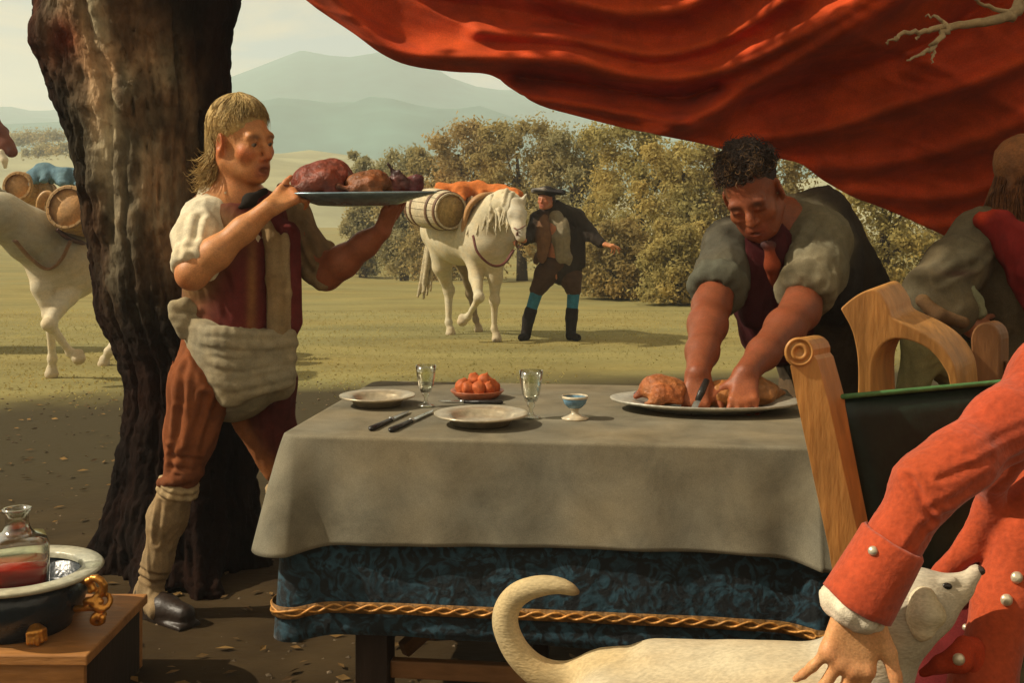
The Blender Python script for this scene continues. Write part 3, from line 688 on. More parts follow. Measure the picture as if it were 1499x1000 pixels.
plate(553, 594, .108, 'empty rimmed plate at the outer corner of the table, knife behind it')
plate(705, 622, .122, 'empty rimmed plate between the crossed knives and the footed salt cup')
def glass(px, py, h, r, lab):
    c = on_table(px, py); t = .0022
    prof = [(0, .003), (r * .78, .002), (r * .8, .005), (r * .3, .010), (r * .16, .018), (r * .16, .026), (r * .34, .034), (r * .34, .042), (r * .20, .050), (r * .5, h * .36), (r * .72, h * .5), (r * .92, h * .8), (r, h)]
    prof += [(r - t, h), (r * .92 - t, h * .8), (r * .72 - t, h * .5), (r * .48 - t, h * .38), (0, h * .37)]
    o = obj('wine_glass', *lathe(prof, c, 40), M_GLASS, origin=c)
    return tag(o, lab, 'glass')
glass(624, 596, .118, .029, 'small clear stemmed glass beside the plate at the table corner')
glass(778, 613, .128, .032, 'larger clear stemmed glass next to the blue and white salt cup')
def salt():
    c = on_table(842, 614); rt = thing('salt_cup', 'little blue and white footed cup between glass and meat platter', 'cup', c)
    obj('foot', *lathe([(0, 0), (.034, 0), (.036, .004), (.020, .010), (.010, .016), (.010, .026), (.018, .032), (0, .034)], c, 32), M_CHINA, rt)
    b = obj('bowl', *lathe([(0, .030), (.018, .031), (.029, .042), (.034, .058), (.033, .060), (.027, .046), (.016, .038), (0, .037)], c, 32), mat('blue_glaze', (.14, .26, .36), rough=.25, var=.4, scale=25, spec=.5), rt)
    obj('rim_band', *lathe([(.0345, .056), (.0355, .0585), (.0345, .063), (.0325, .0615), (.0325, .059)], c, 32), M_CHINA, b)
salt()
def fruit_dish():
    c = on_table(699, 583); rt = tag(obj('fruit_dish', *lathe([(0, .004), (.05, .004), (.062, .018), (.078, .026), (.080, .023), (.064, .006), (.05, 0), (0, 0)], c, 36), mat('red_ware', (.30, .10, .05), rough=.4, var=.3, scale=20), origin=c), 'shallow reddish dish heaped with orange fruit behind the plates', 'dish')
    m = mat('orange_fruit', (.44, .105, .028), rough=.6, var=.45, scale=25, bump=.2)
    labs = ['round orange fruit at the table-corner side of the dish', 'orange fruit on top of the heap in the dish', 'long orange fruit wedge leaning up in the dish', 'orange fruit at the glass side of the dish', 'small orange fruit low at the front of the dish', 'slim orange fruit piece tucked under the round one', 'slim orange fruit piece under the leaning wedge']
    for i, (x, y, z, r, e) in enumerate(((-.042, -.005, .032, .026, 1), (-.008, .015, .046, .025, 1.0), (.028, -.002, .044, .022, 1.5), (.046, .01, .030, .022, 1.0), (.006, -.03, .031, .022, 1.0), (-.025, -.028, .030, .018, 1.3), (.035, -.026, .030, .017, 1.2))):
        f = Field(.004, .01); f.ell(c + A(x, y, z), (r, r, r * e), roty(-.6 if e > 1 else .2))
        f.cap(c + A(x, y, z + r * e * .9), c + A(x + .004, y, z + r * e + .004), .003, .002, k=.006)
        tag(f.build('fruit', m, disp=lambda V: .005 * fbm(V, 45, 2)), labs[i], 'fruit', 'orange fruit in the dish')
fruit_dish()
def knife(a, b, lab, hl=.45, name='table_knife'):
    """lies from handle end a to blade tip b"""
    a, b = np.asarray(a, float) + A(0, 0, .006), np.asarray(b, float) + A(0, 0, .004); rt = thing(name, lab, 'knife', lerp(a, b, .5))
    j = lerp(a, b, hl); d = unit(b - a); s = unit(np.cross(d, (0, 0, 1)))
    obj('handle', *tube([a, lerp(a, j, .08), lerp(a, j, .5), j], [.004, .0095, .008, .0065], 10, True, .75), M_BLKH, rt)
    obj('bolster', *tube([j, j + d * .012], [.0075, .006], 10), M_STEEL, rt)
    w = .0085; out = [j + d * .01 - s * w * .6, j + d * .01 + s * w, lerp(j, b, .75) + s * w, b, lerp(j, b, .7) - s * w * .7]
    obj('blade', *extrude(out, A(0, 0, .0022)), M_STEEL, rt, False)
T_ = on_table
knife(T_(542, 632), T_(600, 604), 'black-handled knife beside the corner plate, nearer to that plate', .5)
knife(T_(571, 634), T_(636, 603), 'black-handled knife lying between its twin and the other plate', .45)
knife(T_(530, 577), T_(606, 579), 'dark knife lying along the far rim of the corner plate', .6)
knife(T_(737, 592), T_(642, 590), 'dark knife lying in front of the fruit dish', .6)

# ------------------------------------------------------------------ platter with the roast being carved
def roast(name, c, s, cols, lab, seed, M=None, legs=True):
    """plucked roast bird: breast, back, drumsticks, wings; s is its length"""
    M = np.eye(3) if M is None else M; f = Field(max(.0035, s * .018), s * .10, cols[0], kc=s * .04); L = lambda *v: c + M @ (A(*v) * s)
    f.ell(L(0, 0, .26), A(.40, .27, .24) * s, M); f.ell(L(.16, 0, .33), A(.25, .22, .19) * s, M, col=cols[1])
    for sd in (-1, 1):
        f.chain([L(-.18, sd * .22, .22), L(.04, sd * .30, .26), L(-.26, sd * .27, .14)], [s * .12, s * .12, s * .06], col=cols[1])
        if legs: f.cap(L(-.26, sd * .27, .14), L(-.52, sd * .20, .20), s * .045, s * .03, col=cols[2]); f.ell(L(-.54, sd * .20, .21), s * .045, col=cols[2])
        f.chain([L(.28, sd * .20, .26), L(.08, sd * .33, .12), L(.30, sd * .33, .07)], [s * .08, s * .06, s * .03], col=cols[0])
    f.cap(L(.36, 0, .25), L(.5, .02, .14), s * .08, s * .05, col=cols[2])
    m = mat('roast_skin_%d' % seed, None, rough=.45, var=.6, scale=34, bump=.7, spec=.4)
    return tag(f.build(name, m, disp=lambda V: .012 * s * fbm(V, 9 / s, 2)), lab, 'roast')
def big_platter():
    c = T_(1032, 601); r = .262
    prof = [(0, .012), (r * .62, .012), (r * .70, .020), (r * .76, .026), (r * .98, .034), (r, .033), (r * .985, .027), (r * .75, .016), (r * .6, .003), (r * .2, .003), (0, .003)]
    tag(obj('serving_platter', *lathe(prof, c, 64, rotz(TY), 1.0, .62), M_PEWTER, origin=c), 'large oval pewter platter on the table holding the carved roast', 'platter')
    roast('roast_fowl', c + A(-.105, .02, .010), .165, [(.26, .095, .028), (.33, .10, .03), (.22, .055, .02)], 'orange-brown roast fowl on the big platter under the carver\'s knife', 1, rotz(2.9), False)
    f = Field(.005, .03, (.27, .12, .04), kc=.01)
    q = c + A(.105, .025, .012)
    f.ell(q + A(0, 0, .03), (.10, .05, .036)); f.ell(q + A(.04, .01, .045), (.05, .04, .03), col=(.33, .15, .05)); f.cap(q + A(.06, 0, .04), q + A(.125, .02, .03), .016, .011, col=(.25, .11, .04)); f.ell(q + A(-.06, -.005, .03), (.04, .035, .032), col=(.42, .15, .03))
    f.cap(q + A(.0, -.02, .05), q + A(.07, -.04, .035), .014, .008)
    tag(f.build('roast_joint', mat('roast_meat', None, rough=.5, var=.5, scale=24, bump=.5, spec=.4), disp=lambda V: .005 * fbm(V, 40, 2)), 'torn brown roast joint on the chair side of the big platter', 'roast')
    f = Field(.004, .01, (.02, .02, .05)); g0 = T_(934, 592) + A(0, 0, .012)
    f.ell(g0 + A(0, 0, .012), (.016, .014, .012)); f.ell(g0 + A(.022, .004, .012), (.014, .013, .012)); f.cap(g0 + A(0, 0, .02), g0 + A(.004, 0, .03), .003, .002)
    tag(f.build('dark_plum', mat('plum_skin', None, rough=.3, var=.2, spec=.5)), 'pair of dark plums at the glass end of the big platter', 'fruit')
big_platter()

# ------------------------------------------------------------------ wooden chest, wine cooler, decanter
def corner_left():
    bx0 = P(128, 960, 2.75); m = mat('chest_wood', (.31, .145, .046), rough=.5, var=.35, scale=7, stretch=(.22, 1, 1), spec=.4, bump=.3)
    z = bx0[2]; w, dp = .72, .46; rt = thing('wooden_chest', 'orange-brown wooden chest under the wine cooler', 'chest', (bx0[0] - w / 2, bx0[1] + dp / 2, 0))
    c0 = A(bx0[0] - w / 2, bx0[1] + dp / 2, 0)
    bevel(obj('lid', *box(c0 + A(0, 0, z - .014), (w / 2, dp / 2, .014)), m, rt, False))
    bevel(obj('back', *box(c0 + A(0, dp / 2 - .02, (z - .029) / 2), (w / 2 - .012, .011, (z - .029) / 2)), m, rt, False))
    # front boards with arched hollows
    hw = w / 2 - .012; out = [(-hw, 0)]; zt = z - .029
    for cxx in (-.20, .045):
        for k in range(13):
            a = math.pi * (1 - k / 12); out.append((cxx + .095 * math.cos(a), .105 * math.sin(a) + .01))
    out += [(hw, 0), (hw, zt), (-hw, zt)]
    bevel(obj('front', *extrude([c0 + A(x, -dp / 2 + .012, max(zz, .0)) for x, zz in out], A(0, .02, 0)), m, rt, False), .003)
    for sd in (-1, 1):
        bevel(obj('side', *box(c0 + A(sd * (hw - .011), .002, zt / 2), (.011, dp / 2 - .036, zt / 2)), M_DKWOOD, rt, False))
    # cooler
    c = A((28 - CX) / FPX * 2.95, 2.95, z + .001); R = .205
    rt = thing('wine_cooler', 'round dark blue wine cooler with broad pale rim and gilt handle', 'wine cooler', c)
    mb = mat('dark_blue_enamel', (.012, .020, .030), rough=.25, var=.4, scale=9, spec=.5, coat=.2)
    mg = mat('gilt', (.55, .25, .05), rough=.28, var=.4, scale=25, metal=.8, spec=.5, bump=.3)
    H = .150
    obj('basin', *lathe([(0, .012), (R * .55, .012), (R * .60, .0), (R * .66, .0), (R * .66, .016), (R * .80, .05), (R * .86, .09), (R * .84, H - .012), (R * .80, H - .012), (R * .80, .08), (R * .72, .072), (R * .5, .069), (0, .069)], c, 64), mb, rt)
    obj('rim', *lathe([(R * .78, H - .014), (R * 1.02, H - .008), (R * 1.06, H), (R * 1.03, H + .006), (R * .80, H + .004), (R * .78, H - .002), (R * .78, H - .014)], c, 64), mat('rim_glaze', (.42, .42, .33), rough=.3, var=.3, scale=14, spec=.5), rt)
    # scrolled gilt handle on the side, and shell feet
    hc = c + A(R * .98, -.06, .06)
    f = Field(.0028, .004, (.55, .25, .05))
    for a0, a1, cx_, cz_, r0, r1 in ((-60, 300, .03, .070, .026, .016), (120, 470, .052, .028, .022, .012), (-20, 250, .014, .018, .018, .010), (60, 330, .040, -.022, .016, .009)):
        pts = [hc + A(cx_ + lerp(r0, r1, t) * math.cos(math.radians(lerp(a0, a1, t))), -.012 * math.sin(t * 5), cz_ + lerp(r0, r1, t) * math.sin(math.radians(lerp(a0, a1, t)))) for t in np.linspace(0, 1, 12)]
        f.chain(pts, np.linspace(.011, .005, 12))
    for i in range(9):
        f.ell(hc + A(.01 + .05 * rng.rand(), -.02 * rng.rand(), -.03 + .12 * rng.rand()), .0085)
    f.cap(hc + A(-.02, .02, .08), hc + A(.02, 0, .07), .009); f.cap(hc + A(-.03, .02, .0), hc + A(.02, 0, .01), .009)
    f.build('handle', mg, rt)
    for a in (-52, 60, 180):
        q = c + A(R * .74 * math.cos(math.radians(a)), R * .74 * math.sin(math.radians(a)), 0); f = Field(.0026, .003, (.55, .25, .05)); o = unit(q - c)
        for k in range(5):
            b = rotz((k - 2) * .33) @ o; f.chain([q + A(0, 0, .05) + b * .006, q + b * .028 + A(0, 0, .035), q + b * .034 + A(0, 0, .012)], [.006, .0085, .006])
        f.cap(q + o * .01 + A(0, 0, .006), q + o * .034 + A(0, 0, .006), .006, .0055); f.build('foot', mg, rt)
    # decanter
    c = c + A(-.005, .0, .070)
    rt = thing('decanter', 'squat clear glass decanter half full of red wine in the cooler', 'decanter', c)
    def sq(r, zz, p=6, n=40):
        a = np.linspace(0, 2 * math.pi, n, endpoint=False) + .5; k = r / (np.abs(np.cos(a - .5)) ** p + np.abs(np.sin(a - .5)) ** p) ** (1 / p); return np.stack([k * np.cos(a), k * np.sin(a), np.full(n, zz)], 1)
    def loft(rings):
        n = len(rings[0]); V = np.concatenate(rings) * A(1, 1, 1.14) + c; F = [[i * n + j, i * n + (j + 1) % n, (i + 1) * n + (j + 1) % n, (i + 1) * n + j] for i in range(len(rings) - 1) for j in range(n)]
        return V, F + [list(range(n))[::-1], [(len(rings) - 1) * n + j for j in range(n)]]
    W = .078; t = .004
    outer = [(W * .98, 0, 6), (W, .006, 6), (W, .135, 6), (W * .92, .150, 5), (W * .6, .158, 3), (W * .46, .166, 2), (W * .38, .182, 2), (W * .38, .205, 2), (W * .48, .211, 2), (W * .48, .217, 2)]
    inner = [(W * .40 - t * .5, .217, 2), (W * .32, .205, 2), (W * .32, .182, 2), (W * .42, .164, 2), (W * .58, .154, 3), (W * .88, .146, 5), (W - t, .133, 6), (W - t, .008, 6), (W * .5, .008, 6)]
    obj('bottle', *loft([sq(r, zz, p) for r, zz, p in outer + inner]), M_GLASS, rt)
    mw = bpy.data.materials.new('red_wine'); mw.use_nodes = True; b = mw.node_tree.nodes['Principled BSDF']; b.inputs['Base Color'].default_value = (.55, .03, .015, 1); b.inputs['Roughness'].default_value = .1; b.inputs['Transmission Weight'].default_value = .35
    obj('wine', *loft([sq(W - t - .0015, .010, 6), sq(W - t - .0015, .088, 6)]), mw, rt)
corner_left()

# ------------------------------------------------------------------ chairs by the table
def chairs():
    mo = mat('honey_wood', (.44, .22, .065), rough=.42, var=.35, scale=10, stretch=(1, 1, .22), spec=.4, bump=.25)
    mg = mat('green_leather', (.010, .020, .014), rough=.4, var=.5, scale=6, spec=.35, bump=.15)
    D = 2.2
    rt = thing('upholstered_chair', 'chair with dark green leather back and a scroll-topped honey wood stile', 'chair', A(.92, D + .22, 0))
    def stile(px0, px1, dd):
        t, b = P(px0, 512, D + dd), P(px1, 800, D + dd)
        a = unit(b - t); n = 14; sp = [t + A(.030 * math.cos(x), 0, .030 * math.sin(x) - .006) for x in np.linspace(-.2, math.pi * 1.55, n)]
        sx = A(1, 0, .1); e = b + A(.10, .0, -.70)
        left = [t + A(-.018, 0, -.032), lerp(t, b, .25) - sx * .028, b - sx * .034, e - sx * .02]; right = [e + sx * .02, b + sx * .030, lerp(t, b, .3) + sx * .034, t + A(.036, 0, -.02)]
        e2 = left[-1]; zf = max(.0, e2[2]);
        o = obj('stile', *extrude(np.array(sp + left + right), A(.05, .055, 0)), mo, rt, False); bevel(o, .006, 3)
        obj('scroll', *lathe([(0, .0), (.010, .0), (.010, .004), (.018, .004), (.018, 0), (.024, 0), (.024, .005), (.029, .004), (.029, -.002)], t + A(0, -.001, -.004), 28, rotx(math.pi / 2)), mo, o)
        return b
    b0 = stile(1170, 1238, 0); stile(1530, 1580, .14)
    tl, tr = P(1226, 584, D + .05), P(1528, 556, D + .16)
    dn = A(.12, -.02, -.52)
    V, F = [], []
    for i in range(13):
        for j in range(13):
            u, v = i / 12, j / 12; V.append(lerp(tl, tr, u) + dn * v + A(0, -.035 * math.sin(math.pi * u) ** .5 * math.sin(math.pi * v) ** .5, 0))
    F = [[i * 13 + j, i * 13 + j + 1, (i + 1) * 13 + j + 1, (i + 1) * 13 + j] for i in range(12) for j in range(12)]
    o = obj('back_panel', V, F, mg, rt); solidify(o, .03, -1)
    obj('piping', *tube([lerp(tl, tr, u) + A(0, -.004, .004) for u in np.linspace(0, 1, 9)], .0055, 8), mat('green_piping', (.07, .19, .07), rough=.5, var=.3), o)
    sc = lerp(tl, tr, .5) + A(.16, .23, 0); sc[2] = .45
    bevel(obj('seat', *box(sc, (.25, .22, .035)), mg, rt, False), .02, 3)
    for x, y in ((-.2, .18), (.2, .18)): bevel(obj('leg', *box(sc + A(x, y, -.2425), (.022, .022, .2075)), mo, rt, False))
    # arched chair behind
    D = 2.62
    rt = thing('arched_chair', 'honey wood chair with an open arched back behind the green leather', 'chair', P(1330, 0, D + .2) * A(1, 1, 0))
    out = [(1230, 452), (1246, 438), (1262, 428), (1279, 423), (1290, 432), (1300, 448), (1306, 464), (1325, 474), (1350, 486), (1374, 503), (1392, 525), (1402, 556), (1406, 640), (1394, 640), (1390, 562), (1380, 536), (1362, 514), (1338, 501), (1312, 496), (1294, 503), (1282, 520), (1277, 548), (1278, 640), (1256, 640), (1256, 540), (1250, 495), (1240, 468)]
    out = smooth_path(np.array(out, float), 4)[:-1]
    o = obj('arch', *extrude([P(x, y, D) for x, y in out], A(.09, .10, .015)), mo, rt, False); bevel(o, .004)
    for px in (1266, 1399):
        a = P(px, 636, D) + A(.03, .03, 0); obj('leg', *beam(a, A(a[0] + .02, a[1], .0), .035, .035, (0, 1, 0)), mo, rt, False)
    bevel(obj('seat', *box(P(1335, 640, D) * A(1, 1, 0) + A(.05, .28, .50), (.2, .2, .025)), mo, rt, False))
    for x in (-.17, .17): obj('leg', *box(P(1335, 640, D) * A(1, 1, 0) + A(.05 + x, .45, .2375), (.018, .018, .2375)), mo, rt, False)
    # round-ended stile of the next chair
    D = 2.75
    rt = thing('round_stile_chair', 'brown wooden chair with a round-ended stile beside the red sleeve', 'chair', P(1470, 0, D + .2) * A(1, 1, 0))
    m2 = mat('brown_wood', (.21, .095, .035), rough=.5, var=.35, scale=9, stretch=(1, 1, .22), spec=.35)
    for k, sh in ((0, 0), (1, 190)):
        out = [(1425 + sh, 640), (1422 + sh, 520)] + [(1443 + sh + 22 * math.cos(a), 498 - 26 * math.sin(a)) for a in np.linspace(math.pi, 0, 11)] + [(1464 + sh, 560), (1464 + sh, 640)]
        o = obj('stile', *extrude([P(x, y, D) for x, y in out], A(.05, .06, 0)), m2, rt, False); bevel(o, .005)
        a = P(1445 + sh, 636, D) + A(.02, .03, 0); obj('leg', *beam(a, A(a[0], a[1], 0), .04, .04, (0, 1, 0)), m2, rt, False)
    obj('back_rail', *beam(P(1466, 545, D) + A(.02, .03, 0), P(1614, 545, D) + A(.02, .03, 0), .025, .05), m2, rt, False)
    bevel(obj('seat', *box(P(1540, 640, D) * A(1, 1, 0) + A(.02, .26, .48), (.2, .2, .025)), m2, rt, False))
    for x in (-.17, .17): obj('leg', *box(P(1540, 640, D) * A(1, 1, 0) + A(.02 + x, .43, .2275), (.018, .018, .2275)), m2, rt, False)
chairs()
# ------------------------------------------------------------------ people: heads, hair, hands
def head(f, c, fwd, up, sc, skin, lip, nose_len=1.0, jaw=1.0, thin=1.0, cheek=None, mouth_open=0.0, brow=None, lid=0.0):
    """adds a head to field f. c: centre of the skull at eye height; returns (frame, local->world)"""
    M = frame(fwd, up); L = lambda s, fo, u: c + M @ (A(s * thin, fo, u) * sc)
    E = lambda p, r, **k: f.ell(L(*p), A(r[0] * thin, r[1], r[2]) * sc, M, **k)
    S = sc
    E((0, -.012, .036), (.074, .094, .086), col=skin, k=.02 * S)
    E((0, .026, -.028), (.058, .066, .088), col=skin, k=.03 * S)
    E((0, .040, -.080), (.047 * jaw, .048, .036), col=skin, k=.03 * S)
    E((0, .082, -.103), (.019 * jaw, .017, .017), col=skin, k=.02 * S)
    for s in (-1, 1):
        f.cap(L(s * .058, .0, -.06), L(s * .03, .06, -.095), .018 * S, .015 * S, col=skin, k=.03 * S)
        E((s * .041, .064, -.030), (.024, .022, .020), col=cheek or skin, k=.028 * S)
    f.cap(L(-.040, .080, .016), L(.040, .080, .016), .0135 * S, col=skin, k=.018 * S)
    for s in (-1, 1):
        E((s * .0315, .099, -.004), (.021, .017, .0135), k=.012 * S, sub=True)
    f.cap(L(0, .090, .008), L(0, .108, -.020 * nose_len), .0075 * S, .0095 * S, col=skin, k=.012 * S)
    f.cap(L(0, .106, -.018 * nose_len), L(0, .115, -.034 * nose_len), .0095 * S, .0115 * S, col=cheek or skin, k=.010 * S)
    for s in (-1, 1): E((s * .012, .099, -.040 * nose_len), (.008, .010, .007), col=cheek or skin, k=.008 * S)
    # mouth
    E((0, .082, -.072), (.030, .016, .020), col=skin, k=.02 * S)
    f.cap(L(-.018, .091, -.0695), L(.018, .091, -.0695), .0052 * S, col=lip, k=.006 * S); E((0, .097, -.0685), (.010, .005, .0045), col=lip, k=.005 * S)
    f.cap(L(-.015, .091, -.0815 - mouth_open), L(.015, .091, -.0815 - mouth_open), .0062 * S, col=lip, k=.006 * S); E((0, .0965, -.082 - mouth_open), (.011, .005, .0052), col=lip, k=.005 * S)
    E((0, .100, -.0755 - mouth_open * .5), (.022, .012, .0022 + mouth_open * .6), sub=True, k=.003 * S)
    for s in (-1, 1):   # lids and ears
        f.cap(L(s * .018, .0885, -.001 - lid * .5), L(s * .032, .0925, .0055 - lid), .0048 * S, col=skin, k=.005 * S); f.cap(L(s * .032, .0925, .0055 - lid), L(s * .046, .083, -.001 - lid * .5), .0048 * S, col=skin, k=.005 * S)
        if lid > 0: f.cap(L(s * .022, .0885, .004), L(s * .042, .0875, .004), .0052 * S, col=skin, k=.006 * S)
        f.cap(L(s * .020, .087, -.011), L(s * .045, .082, -.011), .0042 * S, col=skin, k=.006 * S)
        Me = M @ rotz(s * -.45) @ rotx(-.2)
        f.ell(L(s * .0775, -.008, -.008), A(.0095, .020, .033) * S, Me, col=cheek or skin, k=.008 * S)
        f.ell(L(s * .086, -.004, -.004), A(.007, .011, .019) * S, Me, k=.006 * S, sub=True)
        f.ell(L(s * .077, -.004, -.034), A(.007, .009, .010) * S, Me, col=cheek or skin, k=.008 * S)
    if brow is not None:
        for s in (-1, 1): f.spot(L(s * .033, .094, .017), np.array([.018, .018, .0075]) * S, brow, .9); f.spot(L(s * .0315, .090, .006), np.array([.017, .012, .004]) * S, np.array(brow) * 1.2, .6)
    f.spot(L(0, .10, -.0755 - mouth_open * .5), np.array([.02, .02, .004 + mouth_open]) * S, np.array(lip) * .25, .85)
    return M, L
M_EYE = mat('eye', None, rough=.15, var=.05, bump=0, spec=.5)
def eyes(L, M, sc, parent, look=(0, .9, -.25), iris=(.03, .022, .015), thin=1.0):
    for s in (-1, 1):
        f = Field(.0016 * max(sc, 1), .001, (.30, .26, .21), kc=.001); f.ell(L(s * .0315, .0795, -.003), .0125 * sc)
        d = M @ unit(look); f.spot(L(s * .0315, .0795, -.003) + d * .0125 * sc, .0078 * sc, iris, 1.0)
        V, F, C = f.mesh(1); obj('eye', V, F, M_EYE, parent, True, C)
def strands(f, L, n, th0, th1, rad, r_, curl=.004, grow=1.0, cols=None, fr=.0, jit=.12, lift=0.0, a0=0, a1=2 * math.pi):
    """locks that run from the crown down over the skull; th1(phi) gives how far down (phi 0 = front)"""
    for i in range(n):
        ph = a0 + (a1 - a0) * (i + r_.rand()) / n; t1 = math.radians(th1(ph)) * r_.uniform(1 - jit, 1 + jit); t0 = math.radians(th0) * r_.uniform(.5, 1.2); pts = []
        w = r_.uniform(0, 6.28); tw = r_.normal(0, .25)
        for k in range(7):
            t = lerp(t0, t1, k / 6); p = ph + tw * (k / 6) ** 2 + curl * 12 * math.sin(k * 1.7 + w)
            g = grow * (1 + r_.normal(0, .012)) * (1 + lift * math.sin(k / 6 * 3.14)); e = A(.080 * math.sin(p) * math.sin(t), -.012 + .100 * math.cos(p) * math.sin(t), .036 + .092 * math.cos(t)) * A(g, g, g)
            if t > math.radians(92): e[2] = .036 - (t - math.radians(92)) * .11; e[0] = .080 * math.sin(p) * g; e[1] = -.012 + .100 * math.cos(p) * g
            pts.append(L(*e) )
        c = None if cols is None else lerp(cols[0], cols[1], r_.rand()); rr = rad * r_.uniform(.75, 1.25)
        f.chain(pts, [rr * .9, rr, rr, rr * .95, rr * .85, rr * .7, rr * .4], col=c)
def hand(f, W, D, N, sgn, curls, skin, sc=1.0, splay=(.14, .04, -.05, -.16), thumb=(.75, .55, -.25), tcurl=.3, knuck=None, k=.010):
    """W wrist, D finger direction, N back of the hand; sgn +1 left hand, -1 right hand"""
    D = unit(D); N = unit(N - D * np.dot(N, D)); T = np.cross(D, N) * sgn
    Q = lambda d, t, n: W + (D * d + T * t + N * n) * sc
    base = [(.090, .029), (.095, .0095), (.090, -.0105), (.080, -.029)]
    ln = [(.042, .025, .020), (.047, .029, .022), (.043, .027, .021), (.033, .021, .018)]
    for i, (bd, bt) in enumerate(base):
        f.cap(Q(.005, bt * .62, -.002), Q(bd, bt, 0), .0165 * sc, .0125 * sc, col=skin, k=.014)
        p = Q(bd, bt, .001); a = 0; f.ell(p + N * .003 * sc, .0115 * sc, col=knuck or skin, k=k)
        for j in range(3):
            a += curls[i][j]; dr = (D * math.cos(a) - N * math.sin(a)) + T * splay[i] * math.cos(a); q = p + unit(dr) * ln[i][j] * sc
            r0 = (.0098, .0088, .0078, .0064)[j] * sc; r1 = (.0098, .0088, .0078, .0064)[j + 1] * sc
            if i == 3: r0 *= .87; r1 *= .87
            f.cap(p, q, r0, r1, col=knuck if (knuck is not None and j == 2) else skin, k=.004)
            nn_ = unit(N * math.cos(a) + D * math.sin(a))
            if j < 2: f.spot(q + nn_ * r1, .0042 * sc, np.array(skin) * .55, .6)
            else: f.spot(lerp(p, q, .8) + nn_ * r1, .0052 * sc, np.array(skin) * 1.25 + .03, .8)
            p = q
    d = unit(D * thumb[0] + T * thumb[1] + N * thumb[2]); p0 = Q(.022, .024, -.006); p1 = p0 + d * .045 * sc
    f.cap(p0, p1, .016 * sc, .0125 * sc, col=skin, k=.014)
    d2 = unit(d + D * tcurl); p2 = p1 + d2 * .033 * sc; f.cap(p1, p2, .0118 * sc, .0098 * sc, col=skin, k=.005)
    d3 = unit(d2 + D * tcurl); f.cap(p2, p2 + d3 * .024 * sc, .0100 * sc, .0075 * sc, col=knuck or skin, k=.004)
    return Q
def strand_obj(name, paths, r0, cols, parent, m=None):
    """many thin hairs: paths (n, m, 3)"""
    p = np.asarray(paths, float); n, m_, _ = p.shape; T = np.gradient(p, axis=1); T /= np.linalg.norm(T, axis=2)[..., None] + 1e-9
    a = np.cross(T, np.array([.31, .52, .79])); a /= np.linalg.norm(a, axis=2)[..., None] + 1e-9; b = np.cross(T, a)
    rr = (r0 * np.interp(np.linspace(0, 1, m_), [0, .6, 1], [1, .9, .25]))[None, :, None]
    V = np.stack([p + rr * (a * math.cos(x) + b * math.sin(x)) for x in (0, 2.094, 4.189)], 2).reshape(-1, 3)
    i, j, k = np.meshgrid(np.arange(n), np.arange(m_ - 1), np.arange(3), indexing='ij'); q = (i * m_ + j) * 3; k1 = (k + 1) % 3
    F = np.stack([q + k, q + k1, q + 3 + k1, q + 3 + k], -1).reshape(-1, 4)
    return obj(name, V, F, m or M_HAIR, parent, True, np.repeat(np.asarray(cols), m_ * 3, 0))
def comb(L, n, th0, th1, r_, grow=1.06, curl=.05, jit=.12, a0=0, a1=2 * math.pi, m_=10, loose=.012, part=0.0):
    out = []
    for i in range(n):
        ph = r_.uniform(a0, a1); t1 = math.radians(th1(ph)) * r_.uniform(1 - jit, 1 + jit); t0 = math.radians(th0) * r_.uniform(0, 1.6); w = r_.uniform(0, 6.28); tw = r_.normal(part, .3); g0 = grow * (1 + abs(r_.normal(0, loose))); pts = []
        for k in range(m_):
            u = k / (m_ - 1); t = lerp(t0, t1, u); p = ph + tw * u * u + curl * math.sin(u * 7 + w) * u; g = g0 * (1 + .02 * math.sin(u * 5 + w))
            e = A(.080 * math.sin(p) * math.sin(t), -.012 + .100 * math.cos(p) * math.sin(t), .036 + .092 * math.cos(t)) * g
            if t > math.radians(92): e = A(.080 * math.sin(p) * g, -.012 + .100 * math.cos(p) * g, .036 - (t - math.radians(92)) * .11)
            pts.append(L(*e))
        out.append(pts)
    return np.array(out)
def tint(n, ca, cb, r_): return np.array([lerp(ca, cb, t) for t in r_.rand(n) ** 1.5])
FLAT = [(.15, .15, .1)] * 4
def folds(amp, fr, stretch=(1, 1, .35), seed=0.0):
    def fn(V):
        q = V * np.array(stretch) + seed; q = q + .25 / fr * np.stack([vnoise(q, fr * .6), vnoise(q + 9, fr * .6), vnoise(q + 17, fr * .6)], 1)
        r1 = (1 - np.abs(vnoise(q + 4, fr * 1.25))) ** 3; r2 = (1 - np.abs(vnoise(q + 11, fr * 2.6))) ** 3
        r3 = (1 - np.abs(vnoise(q + 23, fr * 4.2))) ** 3
        return amp * (1.0 * r1 + .5 * r2 + .28 * r3 - .6 + .3 * vnoise(q, fr * .5))
    return fn
def creased(base, segs):
    """drawn-in folds: each seg is (a, b, depth, width); cloth swells on both sides of the furrow"""
    def fn(V):
        r = base(V)
        for a, b, dp, w in segs:
            a, b = np.asarray(a, float), np.asarray(b, float); ba = b - a; h = np.clip(((V - a) @ ba) / (ba @ ba), 0, 1); q = np.linalg.norm((V - a - h[:, None] * ba) * A(1, .25, 1), axis=1)
            r = r - dp * np.exp(-(q / w) ** 2) + .6 * dp * np.exp(-((q - 2.1 * w) / w) ** 2)
        return r
    return fn

